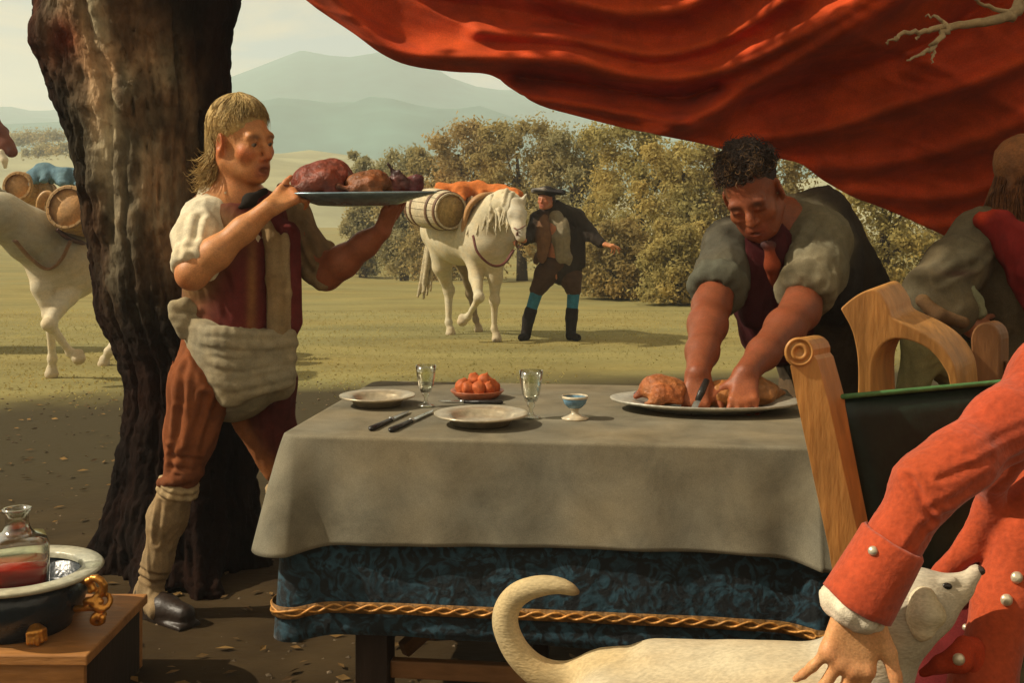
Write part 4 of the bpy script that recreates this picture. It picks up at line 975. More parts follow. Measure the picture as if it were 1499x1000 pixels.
# ------------------------------------------------------------------ the server carrying the dish
def server():
    B = A(P(335, 0, 3.7)[0], 3.7, 0)
    rt = thing('person', 'fair-haired person in maroon waistcoat and white sleeves lifting a dish of birds', 'person', B)
    sk, red = (.50, .225, .085), (.46, .15, .055)
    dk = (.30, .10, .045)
    f = Field(.0048, .02, sk, kc=.006)
    hc = P(353, 206, 3.66); fwd = A(.84, -.54, -.10); up = unit(A(-.10, -.04, 1))
    M, L = head(f, hc, fwd, up, 1.14, sk, (.30, .085, .05), nose_len=1.15, jaw=.9, thin=.95, cheek=red, mouth_open=.009, brow=(.10, .055, .025))
    f.spot(L(0.02, .1, -.03), np.array([.012, .012, .03]), (.6, .33, .16), .3)
    nb = P(342, 300, 3.70)
    f.cap(hc + A(-.015, .02, -.06), nb, .062, .070, col=sk, k=.04)
    for sg in (-1, 1): f.cap(L(sg * .05, -.02, -.05), nb + A(.05, -.04, .0), .018, .014, col=red, k=.03)
    # trunk of the body under the clothes
    hip = P(343, 525, 3.72)
    f.chain([nb, P(345, 340, 3.72), P(343, 430, 3.72), hip], [.09, .145, .125, .13], k=.05)
    # near (right) arm
    s0, e0, w0 = P(300, 322, 3.59), P(284, 398, 3.44), P(396, 303, 3.46)
    f.cap(nb, s0, .08, .065, k=.05); f.cap(s0, e0, .052, .047, col=sk, k=.03)
    f.chain([e0, lerp(e0, w0, .28), lerp(e0, w0, .65), w0], [.046, .049, .038, .029], col=sk, k=.03)
    f.ell(e0 + A(-.01, 0, -.012), .040, col=red, k=.03)
    pl = P(525, 289, 3.60)
    hand(f, w0, unit(P(432, 283, 3.50) - w0) , A(-.25, -.85, .45), -1, [(.5, .7, .5), (.55, .8, .5), (.6, .8, .5), (.6, .8, .6)], sk, .98, thumb=(.8, .25, .35), knuck=red)
    # far (left) arm
    s1, e1, w1 = P(424, 318, 3.86), P(478, 402, 3.80), P(560, 338, 3.70)
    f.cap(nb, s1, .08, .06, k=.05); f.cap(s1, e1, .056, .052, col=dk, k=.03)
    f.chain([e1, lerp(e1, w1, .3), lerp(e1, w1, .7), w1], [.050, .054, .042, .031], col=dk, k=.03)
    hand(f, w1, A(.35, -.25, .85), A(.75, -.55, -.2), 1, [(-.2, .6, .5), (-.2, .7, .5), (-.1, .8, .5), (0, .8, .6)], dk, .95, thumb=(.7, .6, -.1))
    # legs
    h0, k0, a0 = P(300, 540, 3.62), P(262, 712, 3.56), P(218, 868, 3.62)
    h1, k1, a1 = P(385, 545, 3.80), P(418, 712, 3.86), P(470, 858, 4.0)
    f.chain([hip, h0, k0, a0], [.09, .07, .040, .026], k=.04); f.chain([hip, h1, k1, a1], [.09, .07, .040, .026], k=.04)
    b = f.build('body', M_SKIN, rt)
    eyes(L, M, 1.14, b, look=(.1, .9, -.2))
    # hair: fair, cropped in front, curling tail on the nape
    r_ = np.random.RandomState(2); h = Field(.004, .006, (.36, .27, .12), kc=.004)
    ca, cb = np.array((.50, .36, .14)), np.array((.24, .15, .055))
    h.ell(L(0, -.018, .050), A(.080, .096, .084) * 1.14, M, k=.01, col=lerp(ca, cb, .3))
    h.ell(L(0, .075, -.015), A(.075, .06, .055) * 1.14, M, sub=True, k=.02); h.ell(L(.0, .07, -.06), A(.10, .075, .075) * 1.14, M, sub=True, k=.02)
    for s in (-1, 1): h.ell(L(s * .085, .0, -.012), A(.02, .024, .035) * 1.14, M, sub=True, k=.01)
    hp = [comb(L, 1500, 14, lambda p: 58 + 58 * (1 - math.cos(p)) / 2 + 14 * max(0, -math.cos(p)), r_, 1.045, .10, .14), comb(L, 500, 10, lambda p: 60, r_, 1.06, .16, .2, -1.3, 1.3, part=.35)]
    nape = []
    for i in range(420):
        ph = math.pi + r_.normal(0, .6); p0 = L(.074 * math.sin(ph), -.02 + .092 * math.cos(ph), .02 * r_.randn()); w = r_.uniform(0, 6.28)
        p3 = hc + A(-.108 + .020 * r_.randn(), -.01 + .03 * r_.randn(), -.125 + .028 * r_.randn()); m1 = lerp(p0, p3, .5) + A(.022, 0, .008)
        pp_ = smooth_path([p0, m1, p3, p3 + A(-.024, -.01, .006 * r_.randn() + .008)], 3); nape.append(pp_ + .004 * np.sin(np.linspace(0, 9, len(pp_)) + w)[:, None] * A(.6, .6, .3))
    for pts_ in hp + [np.array(nape)]: strand_obj('hair_strands', pts_, .0015, tint(len(pts_), ca, cb, r_), rt)
    h.build('hair', M_HAIR, rt, disp=lambda V: .0025 * fbm(V * A(1, 1, .4), 90, 2))
    # shirt: collar, near sleeve, shirt front
    wh = (.62, .56, .41)
    c = Field(.006, .02, wh)
    c.chain([nb + A(.0, .01, -.02), P(345, 345, 3.715), P(346, 440, 3.715), P(344, 530, 3.71)], [.095, .158, .140, .150], k=.05)
    c.cap(nb + A(-.02, 0, -.03), s0 + A(-.005, .02, .0), .09, .070, k=.04); c.chain([s0, P(290, 352, 3.53), lerp(s0, e0, .72)], [.070, .074, .066], k=.04)
    ud = unit(e0 - s0); u1 = unit(np.cross(ud, (0, 1, .2))); u2 = np.cross(ud, u1)
    for o_, R_, r_1 in ((-.052, .056, .021), (-.024, .055, .020)):
        c.chain([e0 + ud * o_ + (u1 * math.cos(x) + u2 * math.sin(x)) * R_ for x in np.linspace(0, 6.283, 15)], [r_1] * 15, k=.010)
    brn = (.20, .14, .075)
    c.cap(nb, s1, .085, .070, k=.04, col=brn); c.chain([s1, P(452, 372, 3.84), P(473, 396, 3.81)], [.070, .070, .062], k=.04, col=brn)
    c.chain([P(452, 402, 3.77), P(470, 416, 3.77), P(490, 406, 3.78), P(494, 382, 3.80), P(480, 362, 3.84), P(458, 374, 3.83), P(452, 402, 3.77)], [.020] * 7, k=.015, col=(.24, .17, .09))
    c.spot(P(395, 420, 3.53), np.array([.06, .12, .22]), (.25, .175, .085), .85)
    ring = [nb + A(.098 * math.cos(a), .09 * math.sin(a), .020 + .028 * math.cos(a + 2.6)) for a in np.linspace(0, 2 * math.pi, 17)]
    c.chain(ring, [.013] * 17, k=.01); c.chain([q + A(0, 0, -.024) for q in ring], [.015] * 17, k=.015)
    c.build('shirt', M_CLOTH, rt, disp=creased(folds(.004, 15, (1, 1, .35)), [(P(272, 318, 3.50), P(268, 372, 3.44), .006, .010), (P(292, 318, 3.48), P(284, 376, 3.42), .007, .009), (P(305, 330, 3.50), P(300, 366, 3.44), .006, .009), (P(262, 345, 3.52), P(280, 365, 3.44), .005, .008), (P(440, 330, 3.78), P(462, 380, 3.76), .006, .010), (P(430, 345, 3.78), P(455, 395, 3.76), .006, .010)]))
    # waistcoat: maroon fronts, tan lit shoulder and edge
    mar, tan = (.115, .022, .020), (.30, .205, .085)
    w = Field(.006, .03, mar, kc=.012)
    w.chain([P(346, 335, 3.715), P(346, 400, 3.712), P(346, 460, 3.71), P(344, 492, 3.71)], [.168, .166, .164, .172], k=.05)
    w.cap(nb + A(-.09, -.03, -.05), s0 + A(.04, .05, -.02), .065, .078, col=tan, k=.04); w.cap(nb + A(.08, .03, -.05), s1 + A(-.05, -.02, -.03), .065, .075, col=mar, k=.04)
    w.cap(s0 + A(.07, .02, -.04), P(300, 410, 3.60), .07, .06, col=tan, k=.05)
    w.cap(P(418, 345, 3.66), P(424, 470, 3.64), .05, .045, col=mar, k=.03); w.cap(P(424, 468, 3.64), P(430, 492, 3.63), .034, .012, col=mar, k=.02)
    # the opening shows the shirt and a strip of brown lining
    w.cap(P(398, 325, 3.545), P(406, 485, 3.54), .045, .060, sub=True, k=.006)
    w.ell(nb + A(.0, -.02, .03), (.10, .11, .075), sub=True, k=.02)
    w.cap(s0 + A(-.03, -.07, .0), e0 + A(0, -.05, .06), .085, .08, sub=True, k=.02)
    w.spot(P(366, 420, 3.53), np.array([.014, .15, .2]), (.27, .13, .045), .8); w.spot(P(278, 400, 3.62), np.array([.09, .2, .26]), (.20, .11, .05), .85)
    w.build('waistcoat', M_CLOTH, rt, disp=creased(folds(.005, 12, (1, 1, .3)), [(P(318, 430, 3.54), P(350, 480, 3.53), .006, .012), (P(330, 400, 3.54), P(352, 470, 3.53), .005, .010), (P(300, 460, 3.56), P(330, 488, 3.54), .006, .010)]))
    sf = Field(.005, .012, (.235, .165, .085)); sf.chain([P(386, 318, 3.60), P(398, 350, 3.592), P(404, 410, 3.582), P(407, 486, 3.585)], [.018, .026, .030, .034]); sf.chain([P(418, 345, 3.60), P(420, 430, 3.595), P(420, 482, 3.60)], [.012, .014, .014], col=(.30, .22, .12)); sf.build('shirt_front', M_CLOTH, rt, disp=folds(.003, 30, (1, 1, .2)))
    n = Field(.005, .015, (.02, .017, .014)); n.ell(P(366, 293, 3.58), (.026, .022, .024)); n.cap(P(366, 296, 3.57), P(350, 305, 3.57), .014, .007); n.cap(P(366, 290, 3.58), P(388, 280, 3.62), .012, .013); n.build('neckcloth', M_CLOTH, rt)
    # apron rolled round the hips
    ap = (.27, .235, .155); a = Field(.006, .02, ap)
    for i in range(7):       # crescent folds slung from hip to hip
        l, m_, r = P(279 + 5 * i, 472 + 7 * i, 3.585), P(330 + 1 * i, 486 + 15.5 * i, 3.485 + .005 * i), P(426 - .5 * i, 490 + 11.5 * i, 3.60)
        a.chain(smooth_path([l, lerp(l, m_, .5) + A(0, -.02, -.012), m_, lerp(m_, r, .5) + A(0, -.02, -.004), r], 3), [.019 + .005 * (i % 2)] * 13, k=.007)
    a.chain([P(345, 500, 3.70), P(342, 545, 3.70)], [.175, .165], k=.05)
    a.cap(P(305, 515, 3.57), P(332, 588, 3.52), .05, .015, k=.03); a.cap(P(392, 525, 3.61), P(345, 585, 3.54), .06, .02, k=.03); a.cap(P(400, 520, 3.66), P(408, 560, 3.68), .07, .06, k=.03)
    kn = P(272, 466, 3.56)
    a.chain([kn, kn + A(-.03, 0, .01), kn + A(-.035, 0, .035), kn + A(.0, 0, .045), kn + A(.04, .02, .02)], [.020] * 5, k=.01); a.ell(kn + A(-.01, 0, -.02), .022); a.cap(kn + A(-.02, 0, -.02), kn + A(-.01, 0, -.06), .014, .008)
    a.build('apron', M_CLOTH, rt, disp=folds(.004, 12, (.45, .45, 1.3)))
    # breeches: orange-brown near leg, maroon behind
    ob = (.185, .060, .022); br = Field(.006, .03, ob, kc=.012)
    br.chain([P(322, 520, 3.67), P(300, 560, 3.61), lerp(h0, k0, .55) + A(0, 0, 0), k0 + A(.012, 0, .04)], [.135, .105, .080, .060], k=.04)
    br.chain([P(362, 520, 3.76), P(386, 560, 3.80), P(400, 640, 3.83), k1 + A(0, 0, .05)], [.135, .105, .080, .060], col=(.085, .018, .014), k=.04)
    br.cap(P(352, 615, 3.76), P(400, 690, 3.78), .030, .032, col=(.30, .11, .035), k=.01)
    br.chain([k0 + A(.006, 0, .028) + A(.060 * math.cos(x), .060 * math.sin(x), .012 * math.cos(x)) for x in np.linspace(0, 6.283, 13)], [.012] * 13, k=.012, col=(.15, .05, .02))
    zs = [(P(276, 535, 3.54), P(258, 650, 3.48), .010, .010), (P(300, 580, 3.50), P(266, 690, 3.47), .009, .010), (P(258, 545, 3.58), P(254, 640, 3.53), .008, .009), (P(322, 580, 3.55), P(292, 660, 3.49), .009, .010), (P(262, 600, 3.51), P(250, 690, 3.50), .007, .008), (P(250, 668, 3.50), P(288, 676, 3.49), .006, .007), (P(248, 684, 3.50), P(284, 692, 3.49), .006, .006), (P(285, 520, 3.53), P(310, 560, 3.51), .008, .010), (P(388, 580, 3.68), P(398, 660, 3.74), .008, .010), (P(366, 570, 3.66), P(380, 630, 3.70), .008, .010)]
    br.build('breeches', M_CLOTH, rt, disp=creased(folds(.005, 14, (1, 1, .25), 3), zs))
    sm = Field(.004, .006, (.13, .04, .016)); sm.chain(smooth_path([P(254, 530, 3.615), P(247, 600, 3.565), P(241, 690, 3.54)], 5), [.0045] * 11); sm.build('side_seam', M_CLOTH, rt)
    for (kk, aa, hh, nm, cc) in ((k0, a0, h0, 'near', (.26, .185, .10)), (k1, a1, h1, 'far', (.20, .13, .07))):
        s = Field(.005, .02, cc); ca_ = lerp(kk, aa, .30) + A(-.012, .015, 0)
        s.chain([kk + A(0, 0, .0), ca_, lerp(kk, aa, .7), aa], [.056, .058, .042, .037], k=.03)
        s.cap(aa, aa + A(.05, -.06, -.035), .040, .035, k=.03)
        rg = unit(aa - kk); u1 = unit(np.cross(rg, (0, 1, 0))); u2 = np.cross(rg, u1)
        for dz, rr in ((.0, .060), (.022, .061)):
            s.chain([kk + rg * (dz - .008) + (u1 * math.cos(x) + u2 * math.sin(x)) * rr for x in np.linspace(0, 6.283, 13)], [.0075] * 13, col=(.36, .27, .15), k=.008)
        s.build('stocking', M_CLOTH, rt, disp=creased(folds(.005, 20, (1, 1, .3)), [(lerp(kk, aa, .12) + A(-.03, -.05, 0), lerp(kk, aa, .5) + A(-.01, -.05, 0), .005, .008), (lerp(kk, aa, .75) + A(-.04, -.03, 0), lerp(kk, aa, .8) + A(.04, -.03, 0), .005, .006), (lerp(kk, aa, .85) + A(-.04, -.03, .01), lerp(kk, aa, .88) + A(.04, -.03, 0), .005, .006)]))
        sh = Field(.006, .02, (.022, .014, .010)); z0 = .045
        sh.chain([A(aa[0], aa[1], z0), A(aa[0] + .07, aa[1] - .05, z0 - .005), A(aa[0] + .15, aa[1] - .10, z0 - .008)], [.045, .042, .034], k=.03)
        sh.box(A(aa[0] + .07, aa[1] - .05, .008), (.13, .042, .009), rotz(math.atan2(-.05, .07)), rd=.006, k=.012)
        sh.cap(aa, A(aa[0], aa[1], .05), .045, .046, k=.02); sh.build('shoe', mat('black_leather', None, rough=.45, var=.3, spec=.4), rt)
    # the dish he carries and the birds on it
    c0 = pl + A(0, 0, -.012); R = .262
    prof = [(0, .010), (R * .66, .010), (R * .74, .016), (R * .98, .028), (R, .026), (R * .98, .021), (R * .72, .006), (R * .5, -.012), (R * .2, -.016), (0, -.016)]
    tag(obj('carried_dish', *lathe([(a_, b_ * 1.1) for a_, b_ in prof], c0, 56, roty(-.012) @ rotx(.03), 1.0, .66), M_SILVER, origin=c0), 'blue-grey silver dish of roast birds held up by the fair-haired person', 'dish')
    q = c0 + A(0, 0, .010)
    roast('roast_goose', q + A(-.115, -.01, .0), .24, [(.17, .035, .020), (.20, .045, .022), (.13, .04, .02)], 'large dark red roast bird at the hand end of the lifted dish', 11, rotz(.3) @ roty(-.12))
    roast('roast_hen', q + A(.035, -.045, .0), .175, [(.18, .065, .020), (.22, .075, .025), (.13, .04, .015)], 'smaller brown roast bird in the middle of the lifted dish', 12, rotz(.2))
    f = Field(.004, .016, (.15, .03, .018)); t = q + A(.135, .0, .02)
    f.ell(t + A(-.01, 0, .02), (.042, .035, .034)); f.ell(t + A(.045, .01, .022), (.035, .03, .030), col=(.12, .02, .02)); f.cap(t + A(-.005, -.015, .045), t + A(-.035, -.02, .092), .013, .003, col=(.03, .012, .012)); f.cap(t + A(.02, -.02, .03), t + A(.0, -.025, .07), .014, .004, col=(.05, .015, .012)); f.ell(t + A(.06, .0, .045), (.018, .016, .014), col=(.06, .012, .016))
    tag(f.build('roast_game_bird', mat('dark_roast', None, rough=.4, var=.45, scale=30, bump=.4, spec=.5), disp=lambda V: .003 * fbm(V, 50, 2)), 'dark game bird with pointed wings at the far tip of the lifted dish', 'roast')
server()

# ------------------------------------------------------------------ the carver leaning over the table
def carver():
    rt = thing('person', 'dark-haired person with rolled sleeves leaning over the table to carve', 'person', A(P(1215, 0, 3.95)[0], 3.95, 0))
    sk, red = (.20, .058, .024), (.25, .072, .027)
    f = Field(.0048, .02, sk, kc=.006)
    hc = P(1102, 282, 3.50); fwd = A(-.30, -.76, -.56); up = unit(A(-.44, -.42, .80))
    M, L = head(f, hc, fwd, up, 1.12, sk, (.22, .05, .03), nose_len=.95, jaw=1.0, cheek=red, brow=(.03, .012, .008), lid=.0065)
    f.spot(L(-.02, .09, -.03), .045, (.34, .10, .036), .5)
    nb = P(1145, 335, 3.66)
    f.cap(hc + A(.02, .05, -.05), nb, .062, .072, k=.04)
    hip = P(1215, 520, 3.95)
    f.chain([nb, P(1150, 390, 3.70), P(1180, 460, 3.85), hip], [.09, .145, .13, .14], k=.05)
    f.chain([hip, A(hip[0] - .10, hip[1], .50), A(hip[0] - .10, hip[1] + .03, .09)], [.13, .07, .045], k=.04); f.chain([hip, A(hip[0] + .12, hip[1] + .1, .50), A(hip[0] + .12, hip[1] + .15, .09)], [.13, .07, .045], k=.04)
    s0, e0, w0 = P(1072, 362, 3.62), P(1042, 448, 3.40), P(1022, 547, 3.05)
    f.cap(nb, s0, .09, .07, k=.05); f.cap(s0, e0, .062, .056, k=.03)
    f.chain([e0, lerp(e0, w0, .3), lerp(e0, w0, .7), w0], [.056, .056, .044, .033], k=.03)
    s1, e1, w1 = P(1198, 352, 3.56), P(1172, 455, 3.34), P(1092, 547, 3.03)
    f.cap(nb, s1, .09, .07, k=.05); f.cap(s1, e1, .062, .057, k=.03)
    f.chain([e1, lerp(e1, w1, .3), lerp(e1, w1, .7), w1], [.057, .056, .043, .033], k=.03)
    hand(f, w0, A(-.14, -.42, -.75), A(-.15, -.75, .55), -1, [(.5, .7, .5), (.55, .75, .5), (.6, .8, .5), (.6, .8, .5)], red, .98, thumb=(.7, .6, -.2), knuck=(.30, .09, .035))
    hand(f, w1, A(-.16, -.48, -.62), A(-.1, -.72, .6), 1, [(.25, .5, .4), (.25, .5, .4), (.3, .5, .4), (.35, .5, .4)], red, 1.0, thumb=(.55, .75, -.2), splay=(.28, .1, -.1, -.3), knuck=(.34, .11, .04))
    b = f.build('body', M_SKIN, rt); eyes(L, M, 1.12, b, look=(-.1, .7, -.7))
    r_ = np.random.RandomState(6); h = Field(.0045, .006, (.02, .012, .009), kc=.004); ca, cb = np.array((.014, .010, .009)), np.array((.05, .026, .013))
    h.ell(L(0, -.026, .050), A(.080, .094, .084) * 1.12, M, k=.01); h.ell(L(0, .080, .0), A(.09, .065, .085) * 1.12, M, sub=True, k=.02)
    for s in (-1, 1): h.ell(L(s * .088, .004, -.012), A(.02, .022, .033) * 1.12, M, sub=True, k=.01)
    cur, cc_ = [], []
    for i in range(1500):     # tight curls, each a small spring standing off the scalp
        ph = r_.uniform(0, 6.28); th = math.radians(r_.uniform(0, 68 + 28 * (1 - math.cos(ph)) / 2)); p = A(.080 * math.sin(ph) * math.sin(th), -.020 + .096 * math.cos(ph) * math.sin(th), .046 + .088 * math.cos(th)); q = L(*p); nn_ = unit(q - L(0, -.02, .03))
        b1 = unit(np.cross(nn_, r_.normal(0, 1, 3))); b2 = np.cross(nn_, b1); rr = r_.uniform(.006, .012); hh = r_.uniform(.012, .030); k_ = np.linspace(0, 1, 12)[:, None]; ang = np.linspace(0, r_.uniform(5, 10), 12)[:, None] + r_.uniform(0, 6.28); lean = r_.normal(0, .008, 3)
        cur.append(q + nn_ * hh * k_ + (b1 * np.cos(ang) + b2 * np.sin(ang)) * rr + lean * k_); warm = math.cos(ph) > .2 and th > .3 and r_.rand() < .22
        cc_.append(np.array((.15, .085, .035)) if warm else lerp(ca, cb, r_.rand()))
    strand_obj('hair_curls', np.array(cur), .0019, np.array(cc_), rt)
    h.build('hair', M_HAIR, rt)
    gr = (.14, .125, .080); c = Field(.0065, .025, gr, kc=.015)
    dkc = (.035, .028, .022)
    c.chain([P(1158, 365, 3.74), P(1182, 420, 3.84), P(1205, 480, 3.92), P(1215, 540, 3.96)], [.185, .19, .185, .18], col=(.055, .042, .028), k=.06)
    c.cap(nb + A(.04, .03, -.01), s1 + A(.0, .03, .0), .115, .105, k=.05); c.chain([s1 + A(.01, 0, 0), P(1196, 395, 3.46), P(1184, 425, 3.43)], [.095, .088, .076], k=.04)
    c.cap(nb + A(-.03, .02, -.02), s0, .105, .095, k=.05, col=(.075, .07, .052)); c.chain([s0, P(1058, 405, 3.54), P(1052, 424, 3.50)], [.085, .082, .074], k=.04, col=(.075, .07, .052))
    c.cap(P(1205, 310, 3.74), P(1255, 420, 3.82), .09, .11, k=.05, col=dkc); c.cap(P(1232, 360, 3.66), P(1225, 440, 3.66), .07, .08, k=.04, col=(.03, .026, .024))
    for rg, cc, R, wd in ((lerp(s1, e1, .72), (.19, .165, .105), .068, unit(e1 - s1)), (lerp(s0, e0, .70), (.085, .085, .062), .068, unit(e0 - s0))):
        u1 = unit(np.cross(wd, (0, 1, 0))); u2 = np.cross(wd, u1)
        for o in (-.02, .012): c.chain([rg + wd * o + (u1 * math.cos(x) + u2 * math.sin(x)) * R for x in np.linspace(0, 6.283, 13)], [.022] * 13, col=cc, k=.02)
    ring = [nb + A(.09 * math.cos(a), .07 * math.sin(a) + .0, .012 + .03 * math.sin(a)) for a in np.linspace(0, 6.283, 15)]; c.chain(ring, [.024] * 15, k=.02, col=(.17, .145, .085))
    c.cap(P(1120, 390, 3.30), P(1110, 470, 3.35), .10, .10, sub=True, k=.03)
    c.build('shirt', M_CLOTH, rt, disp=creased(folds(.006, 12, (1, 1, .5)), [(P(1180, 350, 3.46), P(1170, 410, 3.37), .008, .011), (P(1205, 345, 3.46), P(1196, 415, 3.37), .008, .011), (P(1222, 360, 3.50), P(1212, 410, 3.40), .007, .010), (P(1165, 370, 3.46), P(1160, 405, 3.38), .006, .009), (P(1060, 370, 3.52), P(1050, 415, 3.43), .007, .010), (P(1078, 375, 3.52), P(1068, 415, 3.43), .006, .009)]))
    w = Field(.006, .025, (.060, .012, .014)); w.chain([P(1122, 368, 3.60), P(1128, 420, 3.66), P(1138, 480, 3.76)], [.115, .125, .13], k=.05)
    w.cap(P(1100, 372, 3.54), P(1106, 460, 3.58), .034, .050, k=.03); w.cap(P(1156, 368, 3.54), P(1142, 445, 3.58), .030, .042, k=.03); w.build('waistcoat', M_CLOTH, rt, disp=folds(.006, 12))
    n = Field(.005, .015, (.24, .05, .02)); n.chain([P(1126, 362, 3.46), P(1131, 388, 3.48), P(1134, 428, 3.54)], [.014, .024, .010]); n.ell(P(1125, 358, 3.46), (.026, .018, .013), col=(.04, .03, .035)); n.build('neckcloth', M_CLOTH, rt)
    br = Field(.008, .03, (.09, .06, .035)); br.chain([hip + A(0, 0, .03), A(hip[0] - .10, hip[1], .50)], [.175, .095]); br.chain([hip + A(0, 0, .03), A(hip[0] + .12, hip[1] + .1, .50)], [.175, .095]); br.build('breeches', M_CLOTH, rt, disp=folds(.006, 9))
    for q in (A(hip[0] - .10, hip[1] + .03, 0), A(hip[0] + .12, hip[1] + .15, 0)):
        sh = Field(.008, .02, (.02, .014, .01)); sh.cap(q + A(0, 0, .05), q + A(-.05, -.16, .042), .048, .038); sh.cap(q + A(0, 0, .05), q + A(0, 0, .14), .05, .055); sh.build('shoe', M_CLOTH, rt)
    # the knife in the right hand
    a, b = P(1022, 586, 2.96), P(1012, 608, 2.93); d = unit(b - a)
    kt = thing('carving_knife', 'steel carving knife gripped over the roast fowl', 'knife', b)
    obj('handle', *tube([a - d * .07, a - d * .03, a], [.009, .010, .008], 10), M_BLKH, kt)
    s = A(1, 0, .3) * .010; obj('blade', *extrude([a - s, a + s, lerp(a, b, .8) + s, b + A(0, 0, .0), lerp(a, b, .7) - s], A(0, .003, 0)), M_STEEL, kt, False)
carver()
# ------------------------------------------------------------------ groom in the meadow
def groom():
    D = 12.2; Q = lambda x, y, dd=0: P(x, y, D + dd)
    rt = thing('person', 'groom in black hat, dark coat and blue stockings pointing beside the white pack horse', 'person', A(Q(805, 0)[0], D, 0))
    sk = (.42, .17, .085); f = Field(.009, .03, sk, kc=.008)
    hc = Q(799, 291, -.1); M, L = head(f, hc, A(-.45, -.88, -.06), A(0, 0, 1), .98, sk, (.3, .07, .05), cheek=(.42, .13, .06)); nb = Q(812, 308)
    f.cap(hc + A(.02, .02, -.05), nb, .055, .06)
    f.chain([nb, Q(815, 335), Q(815, 395)], [.08, .14, .13], k=.05)
    f.chain([Q(845, 318), Q(868, 344, -.1), Q(886, 358, -.2)], [.05, .042, .030], k=.03); hand(f, Q(884, 357, -.2), A(1, -.3, -.25), A(0, -.3, 1), -1, [(.2, .3, .2), (.4, .5, .3), (.8, .8, .4), (.9, .8, .4)], (.5, .2, .08), 1.15)
    f.chain([Q(786, 322), Q(776, 348, -.1), Q(768, 352, -.35)], [.05, .042, .03], k=.03); hand(f, Q(768, 352, -.35), A(-.6, -.6, .1), A(-.3, -.3, .9), 1, [(.7, .8, .5)] * 4, sk, 1.0)
    lg = (((802, 395), (786, 428), (770, 480)), ((832, 395), (840, 430), (836, 478)))
    for h, k, a in lg: f.chain([Q(*h), Q(*k), Q(*a)], [.10, .06, .04], k=.04)
    f.build('body', M_SKIN, rt)
    h = Field(.009, .02, (.018, .016, .016)); h.ell(hc + A(.01, .01, .075), (.105, .11, .07)); h.ell(hc + A(.03, .0, .075), (.19, .16, .026), roty(.12)); h.cap(hc + A(-.13, -.03, .085), hc + A(-.02, -.12, .10), .03, .028, col=(.20, .19, .17)); h.cap(hc + A(.02, .13, .10), hc + A(.19, .0, .075), .032, .03)
    h.build('hat', M_CLOTH, rt)
    h = Field(.009, .02, (.03, .018, .012)); h.ell(hc + A(.04, .035, -.01), (.075, .07, .09)); h.cap(hc + A(.06, .05, -.05), hc + A(.07, .06, -.12), .035, .02); h.build('hair', M_HAIR, rt)
    c = Field(.011, .03, (.030, .023, .018), kc=.015)
    c.chain([nb + A(.03, .03, -.04), Q(822, 345, .06), Q(826, 392, .05)], [.12, .19, .20], k=.06); c.cap(nb, Q(846, 318), .1, .085, k=.05); c.chain([Q(846, 318), Q(864, 342, -.08), Q(880, 356, -.18)], [.085, .078, .058], k=.04)
    c.cap(nb, Q(788, 320), .1, .08, k=.05); c.chain([Q(788, 320), Q(776, 346, -.1), Q(770, 352, -.3)], [.08, .07, .055], k=.04)
    c.ell(Q(796, 350, -.13), (.075, .06, .27), roty(.06), col=(.16, .085, .045), k=.05); c.cap(Q(848, 340, -.05), Q(848, 385, -.05), .06, .07, k=.03); c.cap(Q(790, 375, -.05), Q(786, 382, -.05), .05, .03, k=.03, col=(.09, .055, .035))
    c.cap(Q(818, 305, -.42), Q(824, 390, -.44), .14, .16, sub=True, k=.02)
    c.build('coat', M_CLOTH, rt, disp=folds(.012, 8))
    w = Field(.010, .03, (.21, .185, .125)); w.chain([Q(814, 316, -.05), Q(820, 350, -.04), Q(826, 378, -.04)], [.09, .12, .115]); w.ell(Q(824, 352, -.14), (.085, .05, .26), roty(.08)); w.cap(Q(832, 378, -.12), Q(833, 390, -.12), .05, .02); w.build('waistcoat', M_CLOTH, rt, disp=folds(.01, 8))
    b = Field(.010, .03, (.060, .034, .020)); b.chain([Q(812, 388), Q(800, 402), Q(787, 424)], [.15, .13, .085]); b.chain([Q(822, 388), Q(835, 405), Q(840, 424)], [.15, .13, .085]); b.build('breeches', M_CLOTH, rt, disp=folds(.01, 8))
    for h, k, a in lg:
        s = Field(.009, .02, (.03, .15, .24)); k_, a_ = Q(*k), Q(*a); s.cap(lerp(k_, a_, -.08), lerp(k_, a_, .55), .072, .062); s.build('stocking', M_CLOTH, rt)
        s = Field(.009, .02, (.016, .013, .012)); z = A(a_[0], a_[1], .05); s.chain([lerp(k_, a_, .52), lerp(k_, a_, .75), z], [.072, .068, .055]); s.cap(z, z + A(-.05 if k[0] < 800 else .07, -.13, -.008), .052, .040); s.build('boot', M_CLOTH, rt)
groom()

